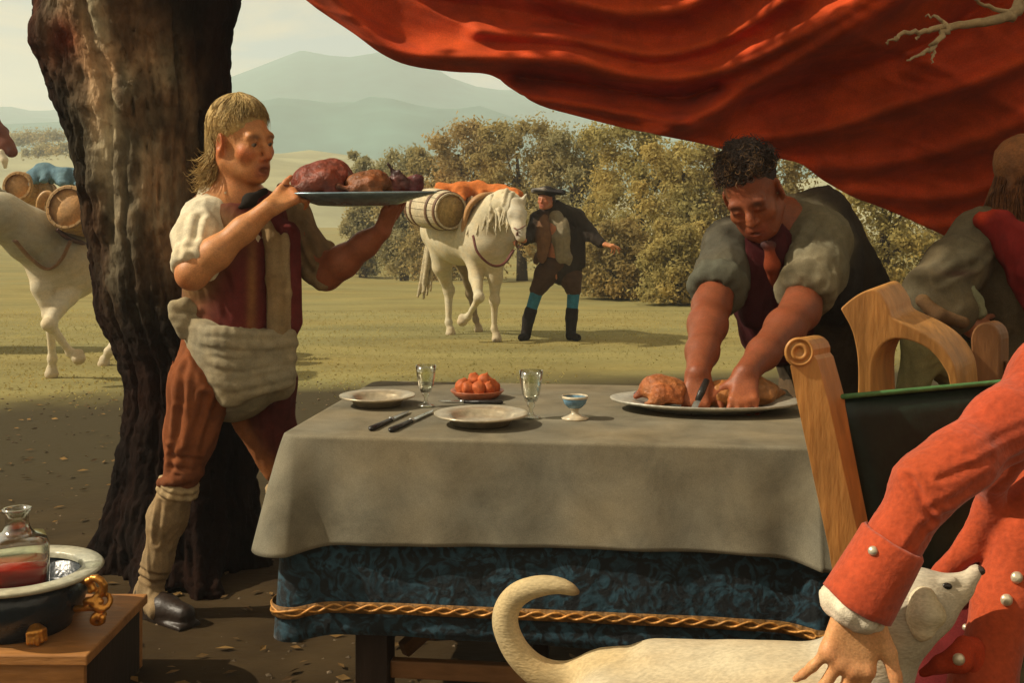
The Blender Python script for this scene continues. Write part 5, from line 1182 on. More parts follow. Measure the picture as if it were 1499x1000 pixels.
# ------------------------------------------------------------------ horses
def horse(name, lab, D0, C, body, neck, hd, legs, tail, ears, res=.016, mane=None, grp='horses in the meadow'):
    bq = P(*body[1][:3]); base = A(bq[0], bq[1], 0)
    rt = thing(name, lab, 'horse', base, grp); f = Field(res, .10, C['c'], kc=.03); q = lambda t: P(t[0], t[1], t[2])
    f.chain([q(t) for t in body], [t[3] for t in body], k=.16)
    if len(body) > 2: f.ell(q(body[-1]) + A(0, 0, -.06), body[-1][3] * .95, col=C.get('chest', C['c']), k=.15)
    f.chain([q(t) for t in neck], [t[3] for t in neck], k=.12, col=C.get('neck'))
    p, m_ = q(hd[0]), q(hd[1]); fw = unit(m_ - p); s = unit(np.cross(fw, (0, 0, 1))); u = np.cross(s, fw)
    ln = np.linalg.norm(m_ - p)
    f.chain([p, lerp(p, m_, .35), lerp(p, m_, .75), m_], [.105, .092, .062, .056], k=.05, col=C.get('head'))
    f.ell(lerp(p, m_, .22) - u * .05, A(.075, .14, .10), np.stack([s, fw, u], 1), k=.06, col=C.get('head'))
    for sg in (-1, 1):
        f.ell(lerp(p, m_, .34) + s * sg * .078 + u * .048, .021, col=(.012, .01, .01), k=.004); f.spot(lerp(p, m_, .97) + s * sg * .045 + u * .02, .026, (.10, .05, .045), .9)
        f.cap(lerp(p, m_, .32) + s * sg * .075 + u * .055, lerp(p, m_, .40) + s * sg * .08 + u * .05, .022, k=.02, col=C.get('head'))
    f.spot(m_ + fw * .05 - u * .02, .05, C.get('muz', (.2, .13, .11)), .6)
    for e in ears: f.cap(q(e[0]), q(e[1]), .038, .012, k=.03, col=C.get('head'))
    for L in legs:
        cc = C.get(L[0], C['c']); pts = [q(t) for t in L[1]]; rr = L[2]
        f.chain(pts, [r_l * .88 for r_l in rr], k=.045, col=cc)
        f.ell(pts[-3], rr[-3] * 1.12, k=.03, col=cc); f.ell(pts[-2], rr[-2] * 1.15, k=.02, col=cc)
        f.cap(pts[-1] + A(0, 0, .05), pts[-1] + A(0, 0, .012), .045, .06, k=.015, col=C.get('hoof', (.22, .18, .13)))
    f.build('body', M_FUR, rt, disp=lambda V: .008 * fbm(V, 5, 2))
    r_ = np.random.RandomState(4); h = Field(.012, .01, C['tail'], kc=.01); tp_ = [q(t) for t in tail]
    for i in range(9):
        o = r_.normal(0, .035, 3); h.chain([a + o * k for a, k in zip(tp_, np.linspace(.3, 1.6, len(tp_)))], np.linspace(.045, .016, len(tp_)), col=lerp(C['tail'], np.array(C['tail']) * .65, r_.rand()))
    h.build('tail', M_HAIR, rt)
    if mane:
        h = Field(.010, .008, C['mane'], kc=.01); mp = smooth_path([q(t) for t in mane[0]], 6); dv = np.array(mane[1])
        for i, a in enumerate(mp):
            for _ in range(2):
                o = r_.normal(0, .02, 3); h.chain([a + o, a + o + dv * .45 + r_.normal(0, .012, 3), a + o + dv * r_.uniform(.8, 1.15) + r_.normal(0, .03, 3)], [.028, .022, .008], col=lerp(C['mane'], np.array(C['mane']) * .6, r_.rand()))
        h.build('mane', M_HAIR, rt)
    return rt
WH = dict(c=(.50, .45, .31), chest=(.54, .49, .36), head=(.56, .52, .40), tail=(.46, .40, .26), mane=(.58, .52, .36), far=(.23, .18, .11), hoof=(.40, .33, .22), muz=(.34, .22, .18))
L1 = [.105, .058, .038, .034, .036]
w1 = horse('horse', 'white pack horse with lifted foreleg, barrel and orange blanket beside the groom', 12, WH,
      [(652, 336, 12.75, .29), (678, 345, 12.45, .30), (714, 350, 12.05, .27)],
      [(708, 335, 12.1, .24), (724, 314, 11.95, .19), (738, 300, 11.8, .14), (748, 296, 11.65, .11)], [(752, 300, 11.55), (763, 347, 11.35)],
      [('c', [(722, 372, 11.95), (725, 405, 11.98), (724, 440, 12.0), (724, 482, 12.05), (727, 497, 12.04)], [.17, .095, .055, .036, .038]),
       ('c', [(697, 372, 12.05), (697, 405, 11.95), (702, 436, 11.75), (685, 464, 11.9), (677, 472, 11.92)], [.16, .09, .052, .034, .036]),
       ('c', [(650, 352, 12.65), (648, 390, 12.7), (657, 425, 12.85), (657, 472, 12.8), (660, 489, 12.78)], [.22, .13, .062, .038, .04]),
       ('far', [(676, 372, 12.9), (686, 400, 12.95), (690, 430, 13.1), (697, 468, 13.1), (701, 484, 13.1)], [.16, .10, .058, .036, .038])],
      [(634, 335, 12.98), (629, 365, 13.05), (625, 395, 13.05), (620, 430, 13.02)],
      [[(746, 296, 11.6), (746, 280, 11.58)], [(764, 298, 11.55), (771, 284, 11.5)]],
      mane=([(700, 300, 11.95), (722, 290, 11.8), (740, 284, 11.65), (750, 284, 11.52)], (-.04, -.10, -.34)))
LH = dict(c=(.44, .33, .18), chest=(.56, .50, .37), neck=(.36, .33, .24), head=(.5, .45, .33), tail=(.4, .33, .2), mane=(.34, .31, .22), pale=(.55, .49, .35), hoof=(.42, .34, .22))
horse('horse', 'dun-white pack horse with blue blanket and small barrels half behind the old trunk', 9, LH,
      [(190, 358, 10.55, .31), (150, 368, 10.0, .32), (98, 382, 9.35, .28)],
      [(84, 368, 9.25, .25), (45, 344, 9.05, .20), (0, 315, 8.85, .16), (-40, 300, 8.7, .13)], [(-46, 302, 8.65), (-100, 350, 8.5)],
      [('pale', [(62, 388, 9.15), (62, 420, 9.1), (74, 462, 9.1), (77, 525, 9.2), (76, 549, 9.22)], [.15, .09, .050, .034, .036]),
       ('pale', [(108, 400, 9.35), (100, 432, 9.2), (72, 474, 9.0), (104, 516, 9.15), (116, 526, 9.15)], [.16, .095, .052, .034, .036]),
       ('pale', [(185, 380, 10.4), (182, 430, 10.3), (186, 468, 10.5), (160, 515, 10.0), (153, 534, 10.02)], [.2, .12, .062, .038, .04]),
       ('c', [(205, 380, 10.7), (212, 420, 10.7), (222, 455, 10.9), (222, 500, 10.8), (220, 518, 10.8)], [.2, .12, .062, .038, .04])],
      [(212, 345, 10.8), (224, 370, 10.9), (228, 410, 10.9), (226, 440, 10.9)],
      [[(-40, 290, 8.75), (-38, 272, 8.75)], [(-52, 290, 8.7), (-54, 271, 8.7)]],
      mane=([(70, 318, 9.35), (35, 302, 9.15), (0, 286, 8.95), (-35, 278, 8.8)], (-.03, .12, -.14)))
CH = dict(c=(.12, .035, .016), head=(.125, .036, .017), tail=(.04, .015, .01), mane=(.06, .02, .012), hoof=(.05, .04, .03), muz=(.13, .04, .02))
ch = horse('horse', 'chestnut horse with a white snip standing past the small barrels', 9, CH,
      [(-300, 340, 11.0, .32), (-215, 348, 11.0, .34), (-135, 338, 11.0, .31)],
      [(-115, 310, 11.0, .25), (-80, 250, 11.0, .19), (-45, 190, 11.0, .15), (-22, 172, 11.0, .12)], [(-15, 180, 11.0), (18, 222, 10.9)],
      [('c', [(-125, 380, 10.9), (-122, 420, 10.9), (-122, 460, 10.9), (-122, 505, 10.9), (-120, 517, 10.9)], [.17, .1, .055, .036, .038]),
       ('c', [(-135, 380, 11.2), (-140, 420, 11.2), (-140, 455, 11.2), (-140, 498, 11.2), (-138, 512, 11.2)], [.17, .1, .055, .036, .038]),
       ('c', [(-305, 370, 10.9), (-310, 420, 10.9), (-322, 455, 10.9), (-315, 505, 10.9), (-310, 517, 10.9)], [.2, .12, .06, .036, .04]),
       ('c', [(-315, 370, 11.2), (-320, 420, 11.2), (-335, 450, 11.2), (-328, 498, 11.2), (-324, 512, 11.2)], [.2, .12, .06, .036, .04])],
      [(-345, 335, 11.0), (-358, 370, 11.0), (-360, 430, 11.0)], [[(-26, 162, 10.95), (-30, 146, 10.95)], [(-22, 162, 11.1), (-24, 148, 11.1)]],
      mane=([(-110, 270, 11.0), (-75, 205, 11.0), (-32, 150, 11.0)], (-.02, -.06, -.25)))
def blaze():
    f = Field(.012, .02, (.62, .56, .42)); f.chain([P(2, 222, 10.82), P(7, 234, 10.82), P(8, 244, 10.83)], [.028, .034, .022]); return f.build('white_snip', M_FUR, ch)
blaze()

# ------------------------------------------------------------------ loads on the horses
M_BARREL = mat('barrel_oak', (.33, .205, .085), rough=.6, var=.35, scale=14, bump=.3, spec=.3)
M_BARRELW = mat('barrel_pale', (.46, .40, .27), rough=.65, var=.3, scale=14, bump=.3, spec=.3)
M_HOOP = mat('hoop', (.12, .06, .03), rough=.5, var=.3, spec=.4)
def barrel(a, b, r, lab, m, mh, mhd):
    """front end at a, axis towards b"""
    a, b = np.asarray(a), np.asarray(b); ax = unit(b - a); s = unit(np.cross(ax, (0, 0, 1))); u = np.cross(s, ax); M = np.stack([s, u, ax], 1); L = np.linalg.norm(b - a)
    rt = thing('wine_barrel', lab, 'barrel', lerp(a, b, .5) - A(0, 0, r), 'small barrels carried by the pack horses')
    ns = 18
    for k in range(ns):      # staves, each its own slat
        a0, a1 = 2 * math.pi * (k + .04) / ns, 2 * math.pi * (k + .96) / ns; V = []; zs = np.linspace(0, L, 7)
        for z in zs:
            rr = r * (1 + .16 * math.sin(math.pi * z / L))
            for aa in (a0, (a0 + a1) / 2, a1): V.append(a + M @ A(rr * math.cos(aa), rr * math.sin(aa), z))
            for aa in (a1, a0): V.append(a + M @ A((rr - .018) * math.cos(aa), (rr - .018) * math.sin(aa), z))
        F = [[i * 5 + j, i * 5 + (j + 1) % 5, (i + 1) * 5 + (j + 1) % 5, (i + 1) * 5 + j] for i in range(6) for j in range(5)] + [[4, 3, 2, 1, 0], [30, 31, 32, 33, 34]]
        obj('stave', V, F, m, rt, False)
    for z in (.06, .26, .74, .94):
        rr = r * (1 + .16 * math.sin(math.pi * z)); w = .022
        obj('hoop', *lathe([(rr - .004, z * L - w), (rr + .006, z * L - w), (rr + .006, z * L + w), (rr - .004, z * L + w)], a, 32, M), mh, rt)
    for z in (.03, L - .03): obj('barrel_head', *lathe([(0, z - .006), (r * .97, z - .006), (r * .97, z + .006), (0, z + .006)], a, 32, M), mhd, rt)
M_HEAD1 = mat('barrel_end_ochre', (.36, .26, .10), rough=.7, var=.4, scale=20, bump=.4); M_HEAD2 = mat('barrel_end_orange', (.42, .24, .10), rough=.7, var=.35, scale=12, bump=.3)
barrel(P(661, 309, 11.93), P(614, 303, 12.5), .20, 'pale-banded barrel on the white pack horse beside the groom', M_BARRELW, M_HOOP, M_HEAD1)
barrel(P(712, 296, 12.5), P(672, 288, 13.0), .15, 'barrel on the far flank of the white pack horse, mostly hidden', M_BARRELW, M_HOOP, M_HEAD1)
barrel(P(98, 303, 8.80), P(146, 318, 9.35), .172, 'brown barrel with a pale round end next to the old trunk', M_BARREL, M_BARREL, M_HEAD2)
barrel(P(25, 272, 9.7), P(66, 285, 10.3), .125, 'small brown barrel under the chestnut horse\'s muzzle', M_BARREL, M_BARREL, M_HEAD2)
def bundle(name, pts, r, colr, lab, cat, seed, amp=.03):
    f = Field(.016, .08, colr, kc=.03); r_ = np.random.RandomState(seed)
    for a, b in zip(pts[:-1], pts[1:]):
        f.cap(P(*a), P(*b), r, r * r_.uniform(.7, 1.1)); f.cap(P(*a) + A(0, .25, -.02), P(*b) + A(.05, .3, -.03), r, r * .9)
    for a in pts: f.cap(P(*a) + A(.03, -.05, -.02), P(*a) + A(.06, -.16, -r * 1.6), r * .7, r * .4)
    return tag(f.build(name, M_CLOTH, disp=folds(amp, 5, (.5, .5, 1))), lab, cat)
bundle('orange_blanket', [(644, 275, 12.35), (672, 278, 12.3), (700, 274, 12.3), (728, 278, 12.2), (752, 281, 12.1)], .065, (.46, .14, .035), 'orange blanket heaped on the back of the white pack horse', 'blanket', 1)
bundle('blue_blanket', [(48, 256, 9.9), (66, 249, 9.9), (92, 256, 9.85), (118, 258, 9.9), (140, 266, 9.9)], .06, (.10, .18, .23), 'blue blanket thrown over the load of the dun-white pack horse', 'blanket', 2)
def strap(name, pts, r, colr, par, n=6, m=None):
    return obj(name, *tube(smooth_path([P(*t) for t in pts], n), r, 8, True, .5), m or mat('leather_strap', colr, rough=.5, var=.3, spec=.4), par)
h1 = thing('harness', 'dark red breast strap and tan collar worn by the white pack horse', 'harness', P(715, 400, 11.7), 'harness of the pack horses')
strap('breast_strap', [(693, 345, 11.68), (700, 370, 11.62), (720, 388, 11.62), (738, 386, 11.68), (752, 366, 11.78)], .028, (.10, .025, .018), h1)
strap('collar', [(681, 360, 12.0), (680, 330, 11.95), (688, 302, 11.9), (703, 288, 11.9), (722, 285, 12.1)], .07, (.36, .20, .08), h1)
strap('rein', [(758, 340, 11.26), (757, 362, 11.6), (766, 358, 11.8)], .012, (.12, .04, .03), h1)
strap('noseband', [(750, 330, 11.45), (758, 336, 11.27), (770, 330, 11.38)], .012, (.14, .06, .04), h1)
h2 = thing('harness', 'brown breast strap and girth worn by the dun-white pack horse', 'harness', P(80, 400, 8.9), 'harness of the pack horses')
strap('breast_strap', [(22, 352, 8.68), (45, 378, 8.86), (70, 394, 8.98), (90, 380, 8.98), (104, 352, 8.96)], .024, (.22, .12, .06), h2)
strap('girth', [(84, 335, 8.95), (100, 348, 9.0), (122, 356, 9.2), (150, 366, 9.55)], .042, (.085, .035, .022), h2)
strap('saddle_bow', [(60, 318, 9.2), (60, 296, 9.1), (67, 285, 9.1), (76, 288, 9.1), (80, 316, 9.05)], .035, (.40, .24, .10), h2)

# ------------------------------------------------------------------ long-haired person behind the chairs
def rear_person():
    D = 3.6; Q = lambda x, y, dd=0: P(x, y, D + dd)
    rt = thing('person', 'long brown-haired person in olive coat and red cape, hand on hip, under the awning', 'person', A(Q(1490, 0, .1)[0], D + .1, 0))
    sk = (.36, .14, .07); f = Field(.007, .03, sk); hc = Q(1508, 262); M, L = head(f, hc, A(.85, .45, -.1), A(0, 0, 1), 1.08, sk, (.3, .07, .05)); nb = Q(1492, 335, .02)
    f.cap(hc + A(-.02, 0, -.06), nb, .06, .075); f.chain([nb, Q(1490, 400, .05), Q(1485, 500, .1), Q(1485, 580, .1)], [.1, .15, .14, .14], k=.05)
    f.chain([Q(1442, 350), Q(1360, 432, -.15), Q(1424, 478, -.15)], [.06, .052, .034], k=.03); f.chain([Q(1545, 355), Q(1585, 450, -.1), Q(1560, 540, -.2)], [.06, .052, .034], k=.03)
    hand(f, Q(1424, 478, -.15), A(.9, .3, -.35), A(-.2, -.9, .3), -1, [(.3, .4, .3)] * 4, sk, 1.0); hand(f, Q(1560, 540, -.2), A(.1, -.3, -.9), A(.5, -.7, .2), 1, [(.3, .4, .3)] * 4, sk, 1.0)
    for x in (-.1, .1): f.chain([Q(1485, 580, .1), A(Q(1485, 0, .1)[0] + x, D + .12, .5), A(Q(1485, 0, .1)[0] + x, D + .15, .09)], [.12, .065, .04], k=.04)
    f.build('body', M_SKIN, rt)
    r_ = np.random.RandomState(9); h = Field(.006, .01, (.12, .058, .022), kc=.006); ca, cb = np.array((.24, .10, .034)), np.array((.07, .028, .012))
    h.ell(L(0, -.02, .045), A(.088, .1, .09) * 1.1, M, col=ca)
    for i in range(34):
        p0 = hc + A(-.085 + .09 * r_.rand(), -.09 + .14 * r_.rand(), -.02 + .05 * r_.randn()); p1 = p0 + A(-.012 + .012 * r_.randn(), .01 * r_.randn(), -.11); p2 = p1 + A(.015 * r_.randn(), .012 * r_.randn(), -.11 - .05 * r_.rand())
        h.chain(smooth_path([p0, p1, p2], 4), np.linspace(.012, .004, 9), col=lerp(ca, cb, r_.rand()))
    h.build('hair', M_HAIR, rt, disp=lambda V: .003 * fbm(V * A(1, 1, .3), 70, 2))
    hs = []
    for i in range(1500):
        th = r_.uniform(0, 6.28); p0 = hc + A(.02 + .085 * math.cos(th) * r_.uniform(.2, 1), .085 * math.sin(th), .10 + .03 * r_.rand()); p1 = hc + A(.0 + .118 * math.cos(th), .115 * math.sin(th), -.03); p2 = p1 + A(.01 * r_.randn() - .004, .012 * r_.randn(), -.12); p3 = p2 + A(.018 * r_.randn(), .015 * r_.randn(), -.05 - .07 * r_.rand()); w = r_.uniform(0, 6.28)
        pp_ = smooth_path([p0, p1, p2, p3], 4); hs.append(pp_ + .006 * np.sin(np.linspace(0, 16, len(pp_)) + w)[:, None] * A(.7, .7, 0))
    strand_obj('hair_strands', np.array(hs), .0022, tint(len(hs), ca, cb, r_), rt)
    ol = (.105, .085, .050); c = Field(.008, .03, ol, kc=.02)
    c.chain([nb + A(0, .03, -.05), Q(1490, 410, .05), Q(1485, 520, .1), Q(1480, 640, .1)], [.15, .20, .19, .22], k=.06); c.cap(nb + A(-.04, 0, -.04), Q(1440, 350), .11, .098, k=.05)
    c.chain([Q(1438, 352), Q(1398, 392, -.1), Q(1362, 430, -.16)], [.098, .088, .080], k=.04, col=(.125, .105, .065)); c.chain([Q(1362, 430, -.16), Q(1392, 455, -.17)], [.078, .080], k=.03, col=ol)
    c.cap(nb + A(.1, 0, -.04), Q(1548, 360), .1, .09, k=.05); c.chain([Q(1548, 360), Q(1586, 450, -.1), Q(1568, 510, -.17)], [.09, .078, .07], k=.04)
    c.spot(Q(1400, 400, -.2), np.array([.06, .05, .012]), (.06, .02, .016), .7)
    c.build('coat', M_CLOTH, rt, disp=creased(folds(.006, 12), [(Q(1376, 412, -.25), Q(1424, 388, -.19), .010, .010), (Q(1424, 388, -.19), Q(1450, 360, -.10), .008, .010), (Q(1400, 370, -.18), Q(1430, 350, -.1), .007, .011), (Q(1372, 398, -.23), Q(1392, 380, -.18), .006, .009)]))
    g = Field(.005, .012, (.36, .20, .06)); u = r_
    for i in range(34): g.ell(Q(1354 + 54 * u.rand(), 436 + 24 * u.rand(), -.235 + .02 * u.rand()), .006 + .006 * u.rand(), col=lerp((.30, .17, .05), (.06, .035, .02), u.rand()), k=.004)
    g.chain([Q(1350, 440, -.23), Q(1375, 462, -.25), Q(1410, 472, -.24)], [.02, .022, .02], col=(.12, .07, .035)); g.build('gold_cuff', M_CLOTH, rt)
    s = Field(.006, .015, (.20, .21, .13)); s.chain([Q(1418, 416, -.18), Q(1426, 440, -.18), Q(1434, 458, -.18)], [.010, .026, .022]); s.build('shirt_ruffle', M_CLOTH, rt, disp=folds(.005, 25))
    r = Field(.007, .02, (.17, .014, .012)); r.chain([Q(1436, 322, -.11), Q(1462, 330, -.13), Q(1490, 360, -.16), Q(1512, 395, -.18)], [.022, .045, .062, .07]); r.chain([Q(1438, 320, -.12), Q(1456, 318, -.13)], [.018, .018], col=(.5, .05, .015)); r.chain([Q(1512, 395, -.18), Q(1535, 470, -.16)], [.07, .06]); r.build('cape', M_CLOTH, rt, disp=folds(.008, 12))
    b = Field(.009, .03, (.24, .22, .10)); x0 = Q(1485, 0, .1)[0]
    for x in (-.1, .1): b.chain([Q(1485, 590, .1), A(x0 + x, D + .12, .5)], [.17, .09])
    b.cap(Q(1352, 500, -.1), Q(1330, 600, -.05), .06, .045, k=.01)
    b.chain([Q(1352, 500, -.1), Q(1440, 560, .05)], [.06, .1]); b.build('breeches', M_CLOTH, rt, disp=folds(.008, 9))
    for x in (-.1, .1):
        sh = Field(.009, .02, (.02, .014, .01)); q = A(x0 + x, D + .15, 0); sh.cap(q + A(0, 0, .05), q + A(.1, -.12, .042), .048, .038); sh.cap(q + A(0, 0, .05), q + A(0, -.02, .40), .05, .075); sh.build('boot', M_CLOTH, rt)
rear_person()

# ------------------------------------------------------------------ seated person in the red coat
def red_person():
    rt = thing('person', 'seated person in orange-red coat reaching down to stroke the pale hound', 'person', A(1.27, 2.02, 0))
    sk, kn = (.56, .29, .125), (.55, .23, .10); rc = (.38, .055, .018)
    f = Field(.0042, .02, sk, kc=.006)
    sh, e, w = P(1560, 560, 1.86), P(1362, 708, 1.74), P(1262, 884, 1.75)
    tc = A(1.27, 2.02, 0)
    f.chain([sh, e, lerp(e, w, .6), w], [.035, .026, .024, .030], k=.02)
    f.chain([tc + A(-.02, 0, 1.22), tc + A(-.01, 0, 1.05), tc + A(0, .02, .8), tc + A(.02, .03, .55)], [.085, .14, .14, .15], k=.06); f.cap(tc + A(-.02, 0, 1.12), sh, .1, .06, k=.05)
    D = unit(P(1236, 985, 1.745) - w)
    hand(f, w, D, A(-.12, -.97, .10), -1, [(.10, .25, .25), (.12, .25, .2), (.12, .25, .2), (.15, .3, .25)], sk, 1.10, splay=(.10, -.06, -.26, -.50), thumb=(.72, .60, .12), tcurl=.35, knuck=kn)
    hd = tc + A(-.05, -.02, 1.42); M, L = head(f, hd, A(-.9, -.3, -.25), A(0, 0, 1), 1.06, sk, (.34, .08, .05), cheek=kn, brow=(.08, .04, .02)); f.cap(hd + A(.01, .01, -.06), tc + A(-.02, 0, 1.20), .058, .07, k=.04)
    f.chain([tc + A(0, .0, .52), A(1.14, 1.52, .50), A(1.12, 1.50, .08)], [.12, .085, .045], k=.04); f.chain([tc + A(.12, .0, .52), A(1.42, 1.52, .50), A(1.42, 1.50, .08)], [.12, .085, .045], k=.04)
    f.chain([tc + A(.0, .18, 1.1), tc + A(-.02, .26, .85), tc + A(-.2, .16, .66)], [.06, .05, .034], k=.03); hand(f, tc + A(-.2, .16, .66), A(-.9, -.2, -.2), A(-.2, 0, .95), 1, [(.3, .4, .3)] * 4, sk)
    b = f.build('body', M_SKIN, rt); eyes(L, M, 1.06, b)
    r_ = np.random.RandomState(12); h = Field(.006, .008, (.2, .12, .05)); strands(h, L, 44, 10, lambda p: 62 + 60 * (1 - math.cos(p)) / 2, .015, r_, grow=1.06); h.ell(L(0, -.02, .05), A(.08, .09, .082) * 1.06, M); h.ell(L(0, .075, -.02), A(.075, .06, .06), M, sub=True); h.build('hair', M_HAIR, rt)
    # coat
    c = Field(.0055, .03, rc, kc=.012)
    c.chain([tc + A(-.01, 0, 1.12), tc + A(0, .0, .95), tc + A(.02, .02, .6)], [.16, .19, .21], k=.06); c.cap(tc + A(-.04, -.02, 1.12), sh, .12, .09, k=.05)
    c.chain([sh, P(1470, 622, 1.80), P(1405, 675, 1.75), e + A(-.004, 0, 0), P(1312, 786, 1.73)], [.070, .053, .047, .045, .043], k=.035)
    u = unit(w - e); k0, k1 = P(1303, 800, 1.725), P(1256, 872, 1.735)
    s1 = unit(np.cross(u, (0, 1, 0))); s2 = np.cross(u, s1)
    c.cap(P(1312, 786, 1.73), k1, .043, .043, k=.01)
    c.cap(k1 + u * .018, k1 + u * .16, .046, .052, sub=True, k=.004)
    # cuff bottom cut off square
    c.box(k1 + u * .115, (.12, .12, .085), np.stack([s1, s2, u], 1), rd=.004, sub=True, k=.004)
    # front skirt of the coat with its turned edge, and the slack fold under the arm
    c.chain([P(1560, 670, 1.98), P(1512, 770, 1.95), P(1472, 880, 1.92), P(1440, 1000, 1.90), P(1415, 1130, 1.90)], [.09, .066, .050, .050, .060], k=.03); c.chain([P(1512, 770, 1.95), tc + A(-.1, 0, .8)], [.06, .15], k=.05)
    c.chain([P(1455, 690, 1.90), P(1448, 745, 1.94), P(1420, 800, 1.96), P(1372, 848, 1.98)], [.024, .024, .022, .018], k=.015)
    c.chain([P(1455, 695, 1.90), P(1490, 650, 1.88)], [.024, .04], k=.03)
    c.chain([tc + A(0, .18, 1.1), tc + A(-.02, .27, .84), tc + A(-.15, .19, .70)], [.09, .075, .065], k=.05)
    c.build('coat', mat('red_coat', None, rough=.8, var=.22, scale=10, bump=.2, fine=110, spec=.15, sheen=.2, warm=(1.05, 1.3, .9)), rt, disp=creased(folds(.0022, 16, (.6, 1, .6)), [(P(1336, 704, 1.70), P(1362, 762, 1.70), .007, .0055), (P(1362, 740, 1.70), P(1440, 692, 1.72), .005, .0055), (P(1384, 730, 1.71), P(1500, 655, 1.765), .005, .006), (P(1376, 702, 1.69), P(1450, 668, 1.71), .0035, .005), (P(1410, 662, 1.72), P(1510, 612, 1.765), .004, .006), (P(1352, 766, 1.70), P(1322, 800, 1.70), .005, .005)]))
    ko = lerp(k0, k1, -.12); Lc = np.linalg.norm(k1 + u * .012 - ko); cu_ = [(.0455, 0.0), (.0485, -.002), (.0525, .003), (.0535, .03), (.0575, Lc - .01), (.058, Lc), (.0545, Lc + .002), (.0515, Lc - .006), (.048, Lc - .05), (.0455, 0.0)]
    V, F = lathe(cu_, ko, 48, np.stack([s1, s2, u], 1)); V = V + .0022 * np.stack([fbm(V + k_, 26, 2) for k_ in (0, 5, 9)], 1)
    cuff = obj('cuff', V, F, bpy.data.materials['red_coat'], rt, True, np.tile(np.array(rc) * 1.02, (len(V), 1)))
    l = Field(.006, .02, (.10, .012, .012)); l.chain([P(1505, 740, 2.04), P(1455, 850, 2.02), P(1410, 950, 2.02), P(1370, 1060, 2.02)], [.05, .065, .07, .07]); l.build('shaded_coat_lining', M_CLOTH, rt)  # maroon lining, darkened to paint the shadow inside the coat
    fl = Field(.004, .01, (.36, .045, .015)); fl.chain([P(1412, 945, 1.87), P(1404, 966, 1.86), P(1378, 973, 1.87), P(1352, 986, 1.89)], [.016, .022, .014, .008]); fl.chain([P(1425, 950, 1.88), P(1430, 990, 1.88)], [.02, .02]); fl.build('pocket_flap', M_CLOTH, rt)
    bd_ = A(-.72, -.70, 0); bd_ = unit(bd_ - u * np.dot(bd_, u)); bq_ = lerp(k0, k1, .14) + bd_ * .0555
    bt = mat('silver_button', (.60, .55, .42), rough=.3, var=.2, metal=.5, spec=.5)
    for q, r in ((bq_, .0085), (P(1489, 846, 1.875), .011), (P(1474, 879, 1.868), .011), (P(1404, 966, 1.836), .011), (P(1414, 919, 1.95), .007)):
        g = Field(.0025, .004); g.ell(q, (r, r * .6, r)); g.ell(q + A(0, -.004, 0), (r * .6, r * .5, r * .6)); g.build('button', bt, rt)
    # ruffle at the wrist
    s = Field(.0042, .012, (.66, .60, .46)); q = k1 + u * .012
    for i in range(20):
        a = 2 * math.pi * i / 20; dd = s1 * math.cos(a) + s2 * math.sin(a); R = .037 + .005 * math.sin(i * 2.1); s.chain([q + dd * R - u * .02, q + dd * (R + .003) + u * .012, q + dd * (R - .004) + u * .024], [.008, .0085, .004])
    s.chain([q + u * .024 + (s1 * math.cos(a) + s2 * math.sin(a)) * .033 for a in np.linspace(0, 6.283, 15)], [.006] * 15, col=(.6, .42, .32))
    s.build('shirt_ruffle', M_CLOTH, rt, disp=lambda V: .002 * fbm(V, 60, 2))
    b = Field(.008, .03, (.10, .095, .05)); b.chain([tc + A(0, 0, .52), A(1.14, 1.52, .51)], [.16, .105]); b.chain([tc + A(.12, 0, .52), A(1.42, 1.52, .51)], [.16, .105]); b.chain([P(1525, 905, 1.95), P(1500, 1010, 1.93)], [.06, .075], k=.04); b.build('breeches', M_CLOTH, rt, disp=folds(.006, 9))
    for q in (A(1.12, 1.50, 0), A(1.42, 1.50, 0)):
        st = Field(.008, .02, (.4, .36, .26)); st.cap(q + A(.02, .02, .44), q + A(0, 0, .1), .072, .045); st.build('stocking', M_CLOTH, rt)
        so = Field(.008, .02, (.02, .014, .01)); so.cap(q + A(0, 0, .05), q + A(-.04, -.16, .042), .048, .038); so.cap(q + A(0, 0, .05), q + A(0, 0, .10), .05, .052); so.build('shoe', M_CLOTH, rt)
    # what they sit on
    m = M_DKWOOD; sx = thing('stool', 'dark wooden stool under the person in the red coat', 'stool', tc)
    bevel(obj('seat', *box(tc + A(.03, .08, .385), (.22, .22, .02)), m, sx, False))
    for x, y in ((-.17, -.09), (.23, -.09), (-.17, .25), (.23, .25)): bevel(obj('leg', *box(tc + A(x, y, .1825), (.02, .02, .1825)), m, sx, False))
red_person()

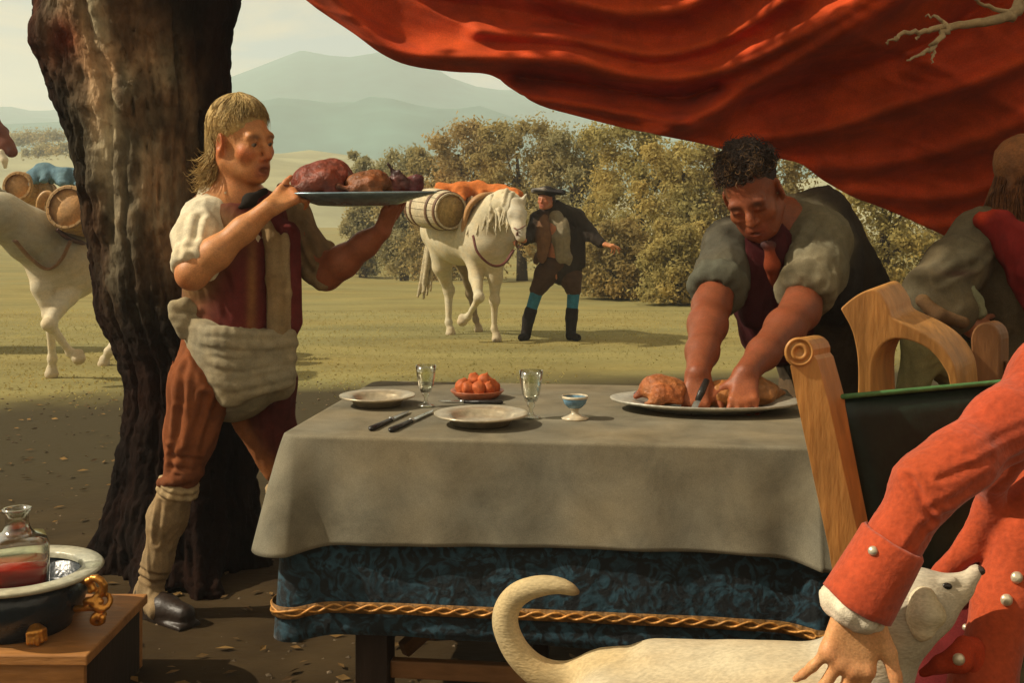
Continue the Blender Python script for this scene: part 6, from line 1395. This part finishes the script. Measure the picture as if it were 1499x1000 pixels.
# ------------------------------------------------------------------ hound
def hound():
    rt = thing('hound', 'slender cream-white hound with curled tail being stroked by the red-coated person', 'dog', A(.3, 1.9, 0))
    cr, gy, ye = (.50, .43, .29), (.45, .42, .34), (.47, .37, .20)
    f = Field(.0046, .03, cr, kc=.012)
    f.chain([P(885, 1018, 1.97), P(960, 1010, 1.95), P(1040, 1022, 1.93), P(1120, 1035, 1.90), P(1200, 1048, 1.88), P(1262, 1040, 1.87)], [.058, .070, .080, .094, .096, .088], k=.06)
    f.ell(P(1180, 1090, 1.89), (.14, .085, .10), k=.06, col=cr); f.ell(P(1238, 1000, 1.90), (.055, .05, .05), k=.06, col=gy)
    f.chain([P(1258, 1000, 1.87), P(1285, 945, 1.86), P(1316, 898, 1.85), P(1338, 878, 1.85)], [.074, .062, .053, .048], k=.04, col=gy)
    # head
    f.ell(P(1345, 880, 1.85), (.050, .046, .045), k=.03, col=gy); f.cap(P(1352, 872, 1.85), P(1376, 866, 1.85), .036, .030, k=.02, col=gy)
    f.chain([P(1374, 878, 1.85), P(1398, 864, 1.845), P(1424, 843, 1.84)], [.033, .024, .0145], k=.014, col=(.56, .51, .39)); f.cap(P(1366, 902, 1.85), P(1412, 862, 1.845), .022, .012, k=.02, col=(.38, .29, .17))
    f.cap(P(1340, 915, 1.85), P(1368, 900, 1.85), .035, .026, k=.03, col=(.34, .29, .19)); f.ell(P(1430, 834, 1.84), (.012, .011, .010), col=(.48, .40, .33), k=.008)
    f.cap(P(1384, 853, 1.825), P(1396, 850, 1.825), .008, .007, k=.008, col=gy)
    # tail
    tl = smooth_path([P(x, y, d) for x, y, d in ((905, 985, 1.96), (868, 984, 1.97), (830, 994, 1.98), (790, 985, 1.98), (757, 955, 1.98), (740, 916, 1.98), (744, 888, 1.98), (762, 868, 1.97), (792, 858, 1.96), (822, 858, 1.95), (846, 868, 1.95))], 3)
    f.chain(tl, np.interp(np.linspace(0, 1, len(tl)), [0, .12, .35, .6, .8, 1], [.045, .027, .022, .018, .014, .005]), k=.012, col=ye)
    f.spot(tl[-1], .014, (.10, .055, .02), .9)
    # legs
    for x, dd, s in ((1245, -.06, 1), (1265, .07, 1)):
        t = P(x, 1060, 1.88 + dd); f.chain([t, t + A(-.02, 0, -.16), t + A(.0, 0, -.30), A(t[0] + .01, t[1], .03)], [.06, .034, .022, .018], k=.03); f.cap(A(t[0] + .01, t[1], .022), A(t[0] + .05, t[1], .018), .020, .018, k=.015)
    for x, dd in ((895, -.06), (915, .07)):
        t = P(x, 1050, 1.96 + dd); f.chain([t, t + A(.07, 0, -.13), t + A(-.05, 0, -.28), A(t[0] - .03, t[1], .03)], [.075, .045, .022, .018], k=.03); f.cap(A(t[0] - .03, t[1], .022), A(t[0] + .02, t[1], .018), .020, .018, k=.015)
    f.spot(P(1300, 955, 1.80), np.array([.03, .05, .05]), (.40, .30, .15), .5); f.spot(P(1330, 960, 1.82), np.array([.025, .06, .06]), (.24, .20, .11), .5)
    hb = f.build('body', M_FUR, rt, disp=lambda V: .002 * fbm(V * A(1, 1, .6), 9, 2))
    for nm, q, rr, cc in (('eye', P(1386, 858, 1.819), (.0085, .006, .0055), (.015, .012, .01)), ('nose', P(1434, 835, 1.838), (.0085, .009, .008), (.05, .035, .03))):
        g = Field(.002, .003, cc); g.ell(q, rr); g.ell(q + A(.003, 0, -.002), np.array(rr) * .8); g.build(nm, M_EYE, hb)
    e = Field(.004, .012, (.52, .46, .33), kc=.006)
    e.chain([P(1350, 872, 1.795), P(1352, 898, 1.785), P(1350, 922, 1.79), P(1347, 938, 1.80)], [.014, .022, .017, .005]); e.chain([P(1360, 874, 1.795), P(1366, 898, 1.79), P(1358, 920, 1.795)], [.012, .018, .010], col=(.48, .40, .24)); e.chain([P(1342, 880, 1.80), P(1341, 905, 1.79)], [.012, .014], col=(.6, .55, .43))
    e.build('ear', M_FUR, rt, disp=lambda V: .002 * fbm(V, 50, 2))
    e = Field(.005, .012, (.5, .44, .32)); e.chain([P(1352, 866, 1.90), P(1358, 895, 1.915), P(1354, 930, 1.91)], [.014, .02, .006]); e.build('ear', M_FUR, rt)
hound()
